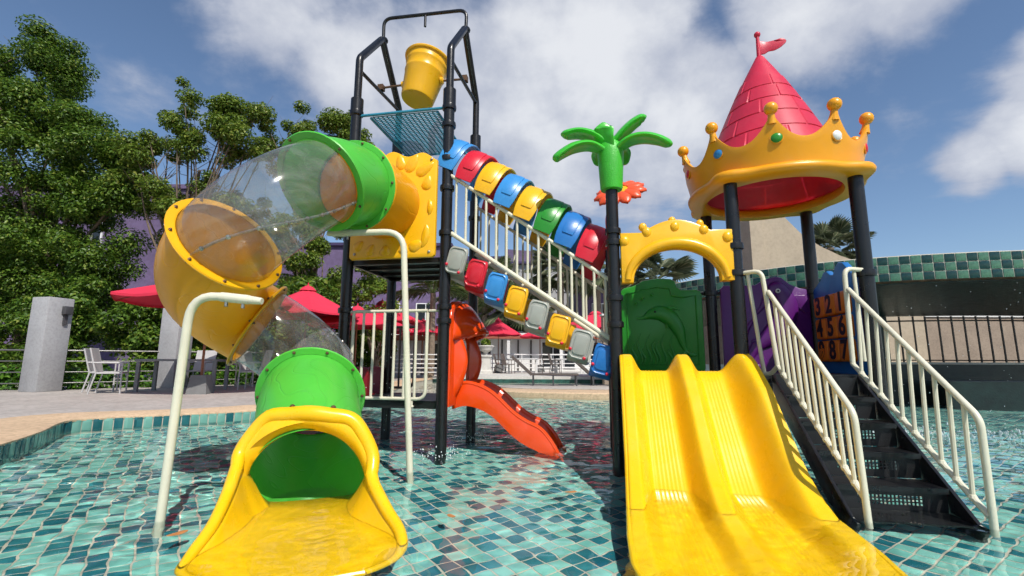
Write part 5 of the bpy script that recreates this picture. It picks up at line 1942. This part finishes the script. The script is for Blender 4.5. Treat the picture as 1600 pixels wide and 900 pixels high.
def lounger(label, loc, rz):
    o = thing('sun_lounger', label, 'sun lounger', loc, rz, 'dark loungers on the paved island')
    part('bed', MB().prism(rrect(-0.95, 0.45, -0.30, 0.30, 0.03, 2), (0, 0, 0.30), (1, 0, 0), (0, 1, 0), (0, 0, 1), 0.05, 0.008), CHD, o)
    part('backrest', MB().obox((0.74, 0, 0.58), (0.30, 0, 0.27), (0, 0.29, 0), (-0.022, 0, 0.03)), CHD, o)
    for x in (-0.88, -0.2, 0.40):
        for y in (-0.27, 0.27):
            part('leg', MB().box(x - 0.022, x + 0.022, y - 0.022, y + 0.022, 0, 0.299), LAMPG, o)
    return o


lounger('dark sun lounger on the island with its back raised to the left', (1.05, 14.4, 0.152), R(176))
lounger('dark sun lounger on the island nearest the palm post', (2.85, 14.5, 0.152), R(177))

# stone urn on a pedestal
URN = mat('weathered_white_stone', (0.58, 0.56, 0.52), 0.8, 0.14, 6, 0.2, 40)
u = thing('stone_urn', 'white stone urn planted with grass on a square pedestal', 'urn', (-1.28, 23.4, 0.24))
part('pedestal', MB().loft([[(sx * w, sy * w, z) for sx, sy in ((-1, -1), (1, -1), (1, 1), (-1, 1))] for w, z in ((0.34, 0), (0.34, 0.12), (0.26, 0.18), (0.24, 0.75), (0.31, 0.82), (0.31, 0.90))]), URN, u, 0)
part('bowl', MB().lathe([(0.14, 0.90), (0.10, 0.98), (0.12, 1.02), (0.33, 1.14), (0.38, 1.28), (0.42, 1.32), (0.40, 1.36), (0.34, 1.34)], (0, 0, 0), 24), URN, u)
up_ = bpy.data.objects.new('grass_tuft', leaves_mesh('grass_tuft', [(0, 0, 1.5)], [(0.22, 0.22, 0.2)], [160], 0.22, LEAF_Y))
link(up_, u)

# white balustrade rails
o = thing('balustrade', 'white horizontal rail balustrade along the far terrace', 'railing', (-4.2, 25.6, 0.24))
WRAIL = mat('white_painted_rail', (0.72, 0.71, 0.70), 0.4, 0.05, 5)
for z in (0.25, 0.48, 0.70, 0.95):
    part('rail', MB().tube([(0, 0, z), (9.5, 0, z)], 0.035 if z > 0.9 else 0.024, 8), WRAIL, o)
for k in range(7):
    part('post', MB().tube([(k * 1.58, 0.001, 0), (k * 1.58, 0.001, 0.97)], 0.03, 8), WRAIL, o)

o = thing('balustrade', 'white rail balustrade behind the tower railing', 'railing', (-5.6, 19.0, 0.15))
for z in (0.25, 0.42, 0.59, 0.76, 0.95):
    part('rail', MB().tube([(0, 0, z), (3.3, 0, z)], 0.022, 8), WRAIL, o)
for k in range(4):
    part('post', MB().tube([(k * 1.1, 0.001, 0), (k * 1.1, 0.001, 0.97)], 0.025, 8), WRAIL, o)

# ------------------------------------------------------------------ palms
def frond_mesh(L, n, w, droop, mt_, fan=False):
    v, f = [], []
    if fan:
        # stiff fan: leaf segments spreading from the end of a stalk
        st = MB().tube([(0, 0, 0), (L * 0.28, 0, 0.06 * L), (L * 0.55, 0, 0.06 * L)], 0.012, 4)
        v, f = list(st.v), list(st.f)
        c = Vector((L * 0.55, 0, 0.06 * L))
        for k in range(n):
            a = R(-105 + 210 * k / (n - 1))
            ln = L * 0.5 * (0.75 + 0.25 * math.cos(a))
            d = Vector((math.cos(a), math.sin(a), 0.10 * math.cos(a * 2)))
            s = Vector((-math.sin(a), math.cos(a), 0)) * w
            i0 = len(v)
            tip = c + d * ln + Vector((0, 0, -droop * ln))
            mid = c + d * ln * 0.6
            v += [tuple(c), tuple(mid + s + Vector((0, 0, 0.01))), tuple(tip), tuple(mid - s + Vector((0, 0, 0.01)))]
            f += [(i0, i0 + 1, i0 + 2), (i0, i0 + 2, i0 + 3)]
    else:
        P = [Vector((L * t, 0, L * (0.30 * t - droop * t * t))) for t in [i / 12 for i in range(13)]]
        st = MB().tube(P, [0.022 * (1 - 0.8 * i / 12) for i in range(13)], 4)
        v, f = list(st.v), list(st.f)
        for k in range(n):
            t = 0.14 + 0.86 * k / (n - 1)
            p = Vector((L * t, 0, L * (0.30 * t - droop * t * t)))
            ln = L * 0.36 * math.sin(math.pi * (0.12 + 0.80 * t)) + 0.05
            for s in (-1, 1):
                d = Vector((0.55, s * 0.8, -0.28 + 0.25 * math.sin(k * 1.7))).normalized()
                b = Vector((0.8, -s * 0.55, 0)) * w
                i0 = len(v)
                v += [tuple(p), tuple(p + d * ln * 0.45 + b), tuple(p + d * ln + Vector((0, 0, -0.12 * ln))), tuple(p + d * ln * 0.45 - b)]
                f += [(i0, i0 + 1, i0 + 2), (i0, i0 + 2, i0 + 3)]
    me = bpy.data.meshes.new('frond')
    me.from_pydata(v, [], f)
    me.materials.append(mt_)
    return me


FM_F = frond_mesh(1.5, 24, 0.035, 0.62, FROND)
FM_L = frond_mesh(2.6, 30, 0.045, 0.55, FROND)
FM_FAN = frond_mesh(1.7, 22, 0.045, 0.18, FROND_G, True)


def palm(label, x, y, z0, h, me, n, tr=0.14, seed=1, lean=(0, 0), scale=1.0, elr=(-40, 62)):
    o = thing('palm_tree', label, 'palm', (x, y, z0), 0, 'palms')
    rr = random.Random(seed)
    tp = smooth_path([(0, 0, -0.3), (lean[0] * 0.3, lean[1] * 0.3, h * 0.5), (lean[0], lean[1], h)], 6)
    m = len(tp)
    part('trunk', MB().tube(tp, [tr * (1.15 - 0.25 * i / (m - 1) + 0.05 * (i % 2)) for i in range(m)], 10), BARK_P, o)
    for k in range(n):
        f = bpy.data.objects.new('frond', me)
        link(f, o)
        f.location = (lean[0], lean[1], h)
        el = rr.uniform(*elr)
        f.rotation_euler = (R(rr.uniform(-25, 25)), R(-el), 2 * math.pi * (k + rr.random() * 0.6) / n * 2.618)
        s = scale * rr.uniform(0.8, 1.1)
        f.scale = (s, s, s)
    return o


palm('feather palm with arching fronds behind the tower deck', -3.3, 19.5, 0.15, 3.5, FM_L, 18, 0.12, 3, elr=(-5, 65), scale=0.85)
palm('feather palm behind the orange slide hood', -1.75, 22.6, 0.24, 3.7, FM_L, 18, 0.12, 4, elr=(-5, 65), scale=0.9)
palm('grey fan palm right of the tower back post', -2.1, 36.0, 0.24, 6.4, FM_FAN, 38, 0.22, 5, scale=1.6)
palm('low grey fan palm above the urn parasol', -0.6, 36.4, 0.24, 4.6, FM_FAN, 44, 0.24, 6, scale=1.7)
palm('low grey fan palm above the white dining set', 1.1, 36.8, 0.24, 4.2, FM_FAN, 40, 0.22, 16, scale=1.6)
palm('tall fan palm behind the middle of the bridge rail', 3.7, 36.0, 0.24, 7.6, FM_FAN, 44, 0.26, 7, (0.1, 0), 1.65)
palm('tall fan palm left of the palm post', 6.7, 36.5, 0.24, 7.4, FM_FAN, 42, 0.26, 8, scale=1.6)
palm('fan palm crown above the green dolphin panel', 8.6, 27.5, 0.2, 5.4, FM_FAN, 46, 0.2, 9, scale=1.35)
palm('fan palm crown right of the stone wall', 14.2, 20.5, 0.2, 5.7, FM_FAN, 40, 0.18, 10, scale=0.95)

# ------------------------------------------------------------------ buildings
PURW = mat('purple_render', (0.145, 0.105, 0.205), 0.85, 0.16, 0.5, 0.1, 30, speck=0.25)
PURD = mat('dark_violet_render', (0.055, 0.04, 0.11), 0.85, 0.08, 0.6)
GREYW = mat('grey_render', (0.42, 0.42, 0.43), 0.85, 0.06, 0.8)
WHT = mat('white_render', (0.72, 0.71, 0.69), 0.8, 0.05, 0.7)
GLASS = mat('dark_window_glass', (0.02, 0.025, 0.03), 0.08, 0.1, 3)
TERRA = mat('terracotta_trim', (0.34, 0.10, 0.06), 0.8, 0.15, 6)
WFR = mat('white_window_frame', (0.75, 0.75, 0.76), 0.5, 0.04, 4)


def window(parent, x0, x1, z0, z1, y, fr=0.07, mull=1):
    """frame bars round a recessed pane on a wall that faces -y"""
    w = part('window', MB().box(x0 - fr, x1 + fr, y - 0.05, y + 0.02, z1, z1 + fr), WFR, parent)
    part('sill', MB().box(x0 - fr, x1 + fr, y - 0.08, y + 0.02, z0 - fr, z0), WFR, w)
    part('frame', MB().box(x0 - fr, x0, y - 0.05, y + 0.02, z0, z1), WFR, w)
    part('frame', MB().box(x1, x1 + fr, y - 0.05, y + 0.02, z0, z1), WFR, w)
    part('pane', MB().box(x0, x1, y - 0.012, y + 0.01, z0, z1), GLASS, w)
    for k in range(mull):
        xm = x0 + (x1 - x0) * (k + 1) / (mull + 1)
        part('mullion', MB().box(xm - 0.025, xm + 0.025, y - 0.04, y - 0.013, z0, z1), WFR, w)
    return w


b = thing('purple_building', 'tall purple building behind the trees on the left', 'building', (-25, 26, 0))
part('wall', MB().box(-14, 7.2, -0.5, 8, -0.5, 10.4), PURW, b, 0)
part('parapet', MB().box(-14.1, 7.3, -0.62, 8.1, 10.4, 10.65), PURW, b, 0)
for x in (-1.5, 1.6, 5.6):
    window(b, x, x + 0.45, 4.4, 8.6, -0.52, 0.09, 0)
for z in (3.6, 9.2):
    part('string_course', MB().box(-14, 7.2, -0.54, -0.501, z, z + 0.06), PURD, b, 0)
b = thing('purple_building', 'lower purple building glimpsed behind the tower', 'building', (-10, 32, 0))
part('wall', MB().box(-9, 5.8, -0.5, 8, -0.5, 8.6), PURW, b, 0)
part('roof_edge', MB().box(-9.1, 5.9, -0.7, 8.1, 8.6, 8.8), PURD, b, 0)
for x in (-2.0, 1.2, 3.6):
    window(b, x, x + 1.2, 3.2, 4.6, -0.52, 0.06, 1)
b = thing('grey_building', 'grey and violet building behind the bridge rails', 'building', (2, 42, 0))
part('wall', MB().box(-2.5, 3.6, -0.5, 8, -0.5, 9.4), GREYW, b, 0)
part('side_wall', MB().box(-8.6, -2.51, -0.3, 8, -0.5, 10.2), PURD, b, 0)
part('roof', MB().prism([(-2.6, 9.41), (3.9, 9.41), (3.9, 9.75), (3.4, 10.3), (-2.6, 10.75)], (0, -0.8, 0), (1, 0, 0), (0, 0, 1), (0, 1, 0), 9, 0.0), PURW, b, 0)
part('eave', MB().box(-2.6, 3.95, -0.86, -0.81, 9.42, 9.62), PURD, b, 0)
window(b, -0.6, 1.6, 7.0, 7.7, -0.52, 0.06, 2)
window(b, 2.0, 3.3, 7.0, 7.7, -0.52, 0.06, 1)
window(b, -1.8, 1.2, 3.4, 4.6, -0.52, 0.06, 2)
b = thing('purple_building', 'flat purple block right of the fan palms', 'building', (8.2, 40, 0))
part('wall', MB().box(-2.6, 5.5, -0.5, 8, -0.5, 7.4), PURW, b, 0)
part('parapet', MB().box(-2.7, 5.6, -0.6, 8.1, 7.4, 7.55), WHT, b, 0)
window(b, -1.4, 0.2, 4.4, 5.6, -0.52, 0.06, 1)
window(b, 1.6, 3.2, 4.4, 5.6, -0.52, 0.06, 1)

b = thing('bungalow', 'long low white bungalow with flat roof behind the far terrace', 'building', (0, 29.5, 0.24))
part('wall', MB().box(-10.5, 11, 0, 5, -0.5, 1.95), WHT, b, 0)
part('roof_slab', MB().box(-11, 11.5, -0.9, 5.4, 2.10, 2.28), WHT, b, 0)
part('fascia', MB().box(-11, 11.5, -0.93, -0.86, 1.93, 2.09), TERRA, b, 0)
for x in (-9.0, -6.2, -3.3, 1.9, 4.9, 8.0):
    window(b, x, x + 2.0, 0.25, 1.75, -0.02, 0.05, 2)
for x in (-2.2, -0.6, 0.4, 1.2):
    part('downpipe', MB().tube([(x, -0.05, 0), (x, -0.05, 1.9)], 0.05, 6), mat('dark_pipe', (0.07, 0.065, 0.06), 0.6), b)
for x in (-9.8, -5.0, -0.2, 3.0, 6.5, 10.5):
    part('column', MB().box(x - 0.09, x + 0.09, -0.85, -0.67, -0.2, 2.10), WHT, b, 0)
b = thing('pool_hut', 'small white hut behind the tower railing', 'building', (-5.0, 22.5, 0.2))
part('wall', MB().box(-0.8, 2.6, 0, 2.5, -0.3, 1.7), WHT, b, 0)
part('roof', MB().box(-1.0, 2.9, -0.3, 2.8, 1.7, 1.85), WHT, b, 0)
part('fascia', MB().box(-1.0, 2.9, -0.33, -0.301, 1.58, 1.85), TERRA, b, 0)
window(b, 0.9, 2.1, 0.3, 1.45, -0.02, 0.05, 1)
part('door', MB().box(-0.45, 0.35, -0.03, 0.0, -0.04, 1.5), WFR, b, 0)

# ------------------------------------------------------------------ raised pool on the right
RP = [(3.1, 14.2), (4.3, 11.6), (5.4, 10.0), (6.75, 8.85), (8.8, 8.15), (11.4, 8.0), (15, 8.7)]
RPS = smooth_path(RP, 10)
TG_L = mat('jade_glaze', (0.075, 0.19, 0.125), 0.25, 0.25, 3, speck=0.3)
TG_D = mat('bottle_green_glaze', (0.006, 0.045, 0.045), 0.22, 0.4, 3, speck=0.3)
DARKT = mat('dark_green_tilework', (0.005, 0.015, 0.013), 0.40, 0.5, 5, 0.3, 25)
STAIN = mat('rusty_lime_stain', (0.075, 0.035, 0.018), 0.9, 0.5, 9, 0.5, 40)
rp = thing('raised_pool', 'raised pool with a chequered green tile rim on the right', 'raised pool', (6.75, 8.85, 0))
rp['_base'] = [6.75, 8.85, 0]
ZR0, ZR1 = 2.375, 2.85
back_ = offset_poly(RPS, 0.16)
deep = offset_poly(RPS, 2.3)
part('rim', MB().loft([[(p[0], p[1], ZR0 - 0.004) for p in RPS], [(p[0], p[1], ZR1) for p in RPS], [(p[0], p[1], ZR1 + 0.012) for p in offset_poly(RPS, 0.02)], [(p[0], p[1], ZR1 + 0.012) for p in back_], [(p[0], p[1], ZR0 - 0.004) for p in back_]], False, False), GROUT, rp, 30)
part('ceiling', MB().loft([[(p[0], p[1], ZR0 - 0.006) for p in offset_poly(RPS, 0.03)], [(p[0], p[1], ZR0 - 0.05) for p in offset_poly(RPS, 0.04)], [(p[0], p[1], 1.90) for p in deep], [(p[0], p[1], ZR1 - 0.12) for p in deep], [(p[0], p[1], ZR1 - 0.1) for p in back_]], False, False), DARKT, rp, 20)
part('stain', MB().loft([[(p[0], p[1], ZR0 - 0.006 - 0.012 * abs(noise.noise((i * 0.7, 0, 0)))) for i, p in enumerate(offset_poly(RPS, -0.006))], [(p[0], p[1], ZR0 + 0.006 + 0.03 * abs(noise.noise((i * 0.9, 3, 0)))) for i, p in enumerate(offset_poly(RPS, -0.014))], [(p[0], p[1], ZR0 - 0.04) for p in offset_poly(RPS, 0.05)]], False, False), STAIN, rp, 20)
tw, thh = 0.168, 0.158
tms = []
for m_ in (TG_L, TG_D):
    tms.append(MB().prism(rrect(-tw / 2 + 0.008, tw / 2 - 0.008, -thh / 2 + 0.007, thh / 2 - 0.007, 0.006, 2), (0, 0, 0), (1, 0, 0), (0, 0, 1), (0, -1, 0), 0.010, 0.003).mesh('rim_tile', m_, 30))
acc_l, col_ = 0.0, 0
for i in range(len(RPS) - 1):
    (x0, y0), (x1, y1) = RPS[i], RPS[i + 1]
    seg = math.hypot(x1 - x0, y1 - y0)
    while acc_l < seg:
        t = acc_l / seg
        x, y = x0 + (x1 - x0) * t, y0 + (y1 - y0) * t
        if 3.4 < x < 11.4:
            for r_ in range(3):
                o = bpy.data.objects.new('rim_tile', tms[(col_ + r_) % 2])
                link(o, rp)
                o.location = (x - 6.75, y - 8.85, ZR0 + thh * (r_ + 0.5))
                o.rotation_euler = (0, 0, math.atan2(y1 - y0, x1 - x0))
        col_ += 1
        acc_l += tw
    acc_l -= seg
# back wall under the pool with a long opening and its bars
deepw = [p for p in deep if p[0] > 6.3]
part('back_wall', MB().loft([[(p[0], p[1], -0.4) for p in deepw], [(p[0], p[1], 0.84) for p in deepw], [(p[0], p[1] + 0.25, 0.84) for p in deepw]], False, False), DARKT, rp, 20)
part('sill', MB().loft([[(p[0], p[1] - 0.02, 0.842) for p in deepw], [(p[0], p[1] - 0.02, 0.885) for p in deepw], [(p[0], p[1] + 0.28, 0.885) for p in deepw]], False, False), mat('pale_sill', (0.42, 0.40, 0.36), 0.8), rp, 20)
dl = [p for p in deep if 8.25 < p[0] < 13]
L_ = smooth_path(dl, 3)
accd = 0
for i in range(len(L_) - 1):
    accd += math.hypot(L_[i + 1][0] - L_[i][0], L_[i + 1][1] - L_[i][1])
    if accd > 0.235:
        accd = 0
        part('bar', MB().box(L_[i][0] - 0.013, L_[i][0] + 0.013, L_[i][1] + 0.05, L_[i][1] + 0.076, 0.886, 1.90), BLK, rp, 0)
part('top_rail', MB().tube([(p[0], p[1] + 0.062, 1.80) for p in dl], 0.018, 6), BLK, rp)
part('low_rail', MB().tube([(p[0], p[1] + 0.062, 0.93) for p in dl], 0.014, 6), BLK, rp)
for (xa, xb) in ((6.3, 8.3), (12.2, 13.5)):
    ss = [p for p in deep if xa - 0.2 < p[0] < xb + 0.2]
    if len(ss) > 1:
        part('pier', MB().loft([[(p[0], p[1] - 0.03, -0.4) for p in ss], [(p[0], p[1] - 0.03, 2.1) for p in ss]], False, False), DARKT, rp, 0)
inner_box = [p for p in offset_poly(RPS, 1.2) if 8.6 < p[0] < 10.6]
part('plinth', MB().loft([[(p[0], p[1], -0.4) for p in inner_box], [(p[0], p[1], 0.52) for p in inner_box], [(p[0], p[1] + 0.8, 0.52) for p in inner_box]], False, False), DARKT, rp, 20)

STONE = mat('beige_sandstone', (0.46, 0.38, 0.28), 0.85, 0.12, 1.1, 0.3, 30, speck=0.15)
o = thing('stone_wall', 'tall beige stone wall with a swooping curved top beyond the raised pool', 'wall', (8.6, 15.0, 0))
prof = [(-0.75, -0.3), (-0.75, 6.6), (-0.35, 6.7), (0.0, 6.2), (0.45, 5.55), (0.95, 5.0), (1.5, 4.62), (2.1, 4.32), (2.8, 4.06), (3.6, 3.85), (4.6, 3.7), (4.6, -0.3)]
part('slab', MB().prism(prof, (0, 0, 0), (1, 0, 0), (0, 0, 1), (0, 1, 0), 0.75, 0.0), STONE, o, 0)
part('pilaster', MB().prism([(-0.80, -0.3), (-0.80, 6.8), (-0.38, 6.8), (-0.38, -0.3)], (0, -0.06, 0), (1, 0, 0), (0, 0, 1), (0, 1, 0), 0.84, 0.0), STONE, o, 0)
o = thing('courtyard_wall', 'sunlit beige wall seen through the opening under the raised pool', 'wall', (8, 17.5, 0))
part('slab', MB().box(-4.6, 16, 0, 0.4, -0.4, 2.55), mat('shaded_sandstone', (0.33, 0.26, 0.20), 0.9, 0.14, 1.5, 0.3, 30, speck=0.25), o, 0)  # beige stone darkened: the shade on this wall is put into its colour
part('coping', MB().box(-4.65, 16.05, -0.05, 0.45, 2.55, 2.62), WHT, o, 0)
o = thing('low_parapet', 'low white parapet behind the castle platform', 'wall', (5.0, 13.2, 0))
part('slab', MB().box(-1.6, 1.6, 0, 0.3, -0.4, 0.76), WHT, o, 0)
part('coping', MB().box(-1.63, 1.63, -0.03, 0.33, 0.76, 0.80), WHT, o, 0)

# ------------------------------------------------------------------ falling water, splashes and drifting leaves
DROP = mat('water_drop', (0.80, 0.84, 0.86), 0.15, 0.05, 5, spec=0.8)


def drops(name, pts):
    m = MB()
    for c, r in pts:
        c = Vector(c)
        k = 1.0 + rng.random() * 1.2
        m.add([c + Vector((r, 0, 0)), c + Vector((-0.5 * r, 0.87 * r, 0)), c + Vector((-0.5 * r, -0.87 * r, 0)), c + Vector((0, 0, r * k)), c - Vector((0, 0, r))], [(0, 1, 3), (1, 2, 3), (2, 0, 3), (1, 0, 4), (2, 1, 4), (0, 2, 4)])
    o = top_mesh(name, m, DROP, smooth=80, kind='stuff')
    return o


pts = []
for k in range(420):
    i = rng.randrange(len(RPS))
    x, y = RPS[i]
    if x > 5.4:
        pts.append(((x + rng.uniform(-0.25, 0.25), y - rng.uniform(0.02, 0.9), rng.uniform(0.0, 2.3)), rng.uniform(0.004, 0.009)))
drops('falling_drops', pts)
pts = []
for k in range(520):
    t = rng.random()
    x, y = 4.6 + 4.2 * t + rng.gauss(0, 0.1), 6.1 - 0.7 * t + rng.gauss(0, 0.18)
    pts.append(((x, y, abs(rng.gauss(0, 0.05))), rng.uniform(0.006, 0.018)))
drops('splash_foam', pts)
pts = []
for (a, b_) in ((-1.664, 0.115), (-1.664, 1.19)):
    c = SW(a, b_, 0)
    for k in range(110):
        d = Vector((rng.gauss(0, 1), rng.gauss(0, 1), 0)).normalized() * rng.uniform(0.06, 0.32)
        pts.append((c + d + Vector((0, 0, abs(rng.gauss(0, 0.035)))), rng.uniform(0.003, 0.007)))
for k in range(90):
    c = SW(rng.uniform(-2.6, -1.6), rng.uniform(0.1, 0.6), rng.uniform(0.05, 1.8))
    pts.append((c, rng.uniform(0.0025, 0.005)))
drops('tower_splash', pts)
DRY = mat('dry_leaf', (0.50, 0.20, 0.06), 0.7, 0.2, 20)
for (x, y, rz, s, lb) in ((0.42, 3.42, 0.4, 0.045, 'pale dry leaf floating left of the wide slide'), (-1.72, 2.60, 1.2, 0.055, 'orange dry leaf floating beside the left spray pipe'), (-0.35, 2.9, 2.2, 0.04, 'small dry leaf floating between the two slides')):
    ol = [(math.cos(t) * s * (1 - 0.2 * math.cos(t)), math.sin(t) * s * 0.42) for t in [2 * math.pi * i / 14 for i in range(14)]]
    lf = MB().prism(ol, (0, 0, 0), (1, 0, 0), (0, 1, 0), (0, 0, 1), 0.002, 0.0005)
    lf.v = [(a, b_, c + 0.12 * a * a / s + 0.25 * b_ * b_ / s) for a, b_, c in lf.v]
    o = top_mesh('fallen_leaf', lf, DRY, lb, 'leaf', 'dry leaves on the water')
    o.location = (x, y, wave(x, y) + 0.002)
    o.rotation_euler = (0, 0, rz)

# ------------------------------------------------------------------ tidy
for o in bpy.data.objects:
    if '_base' in o:
        del o['_base']
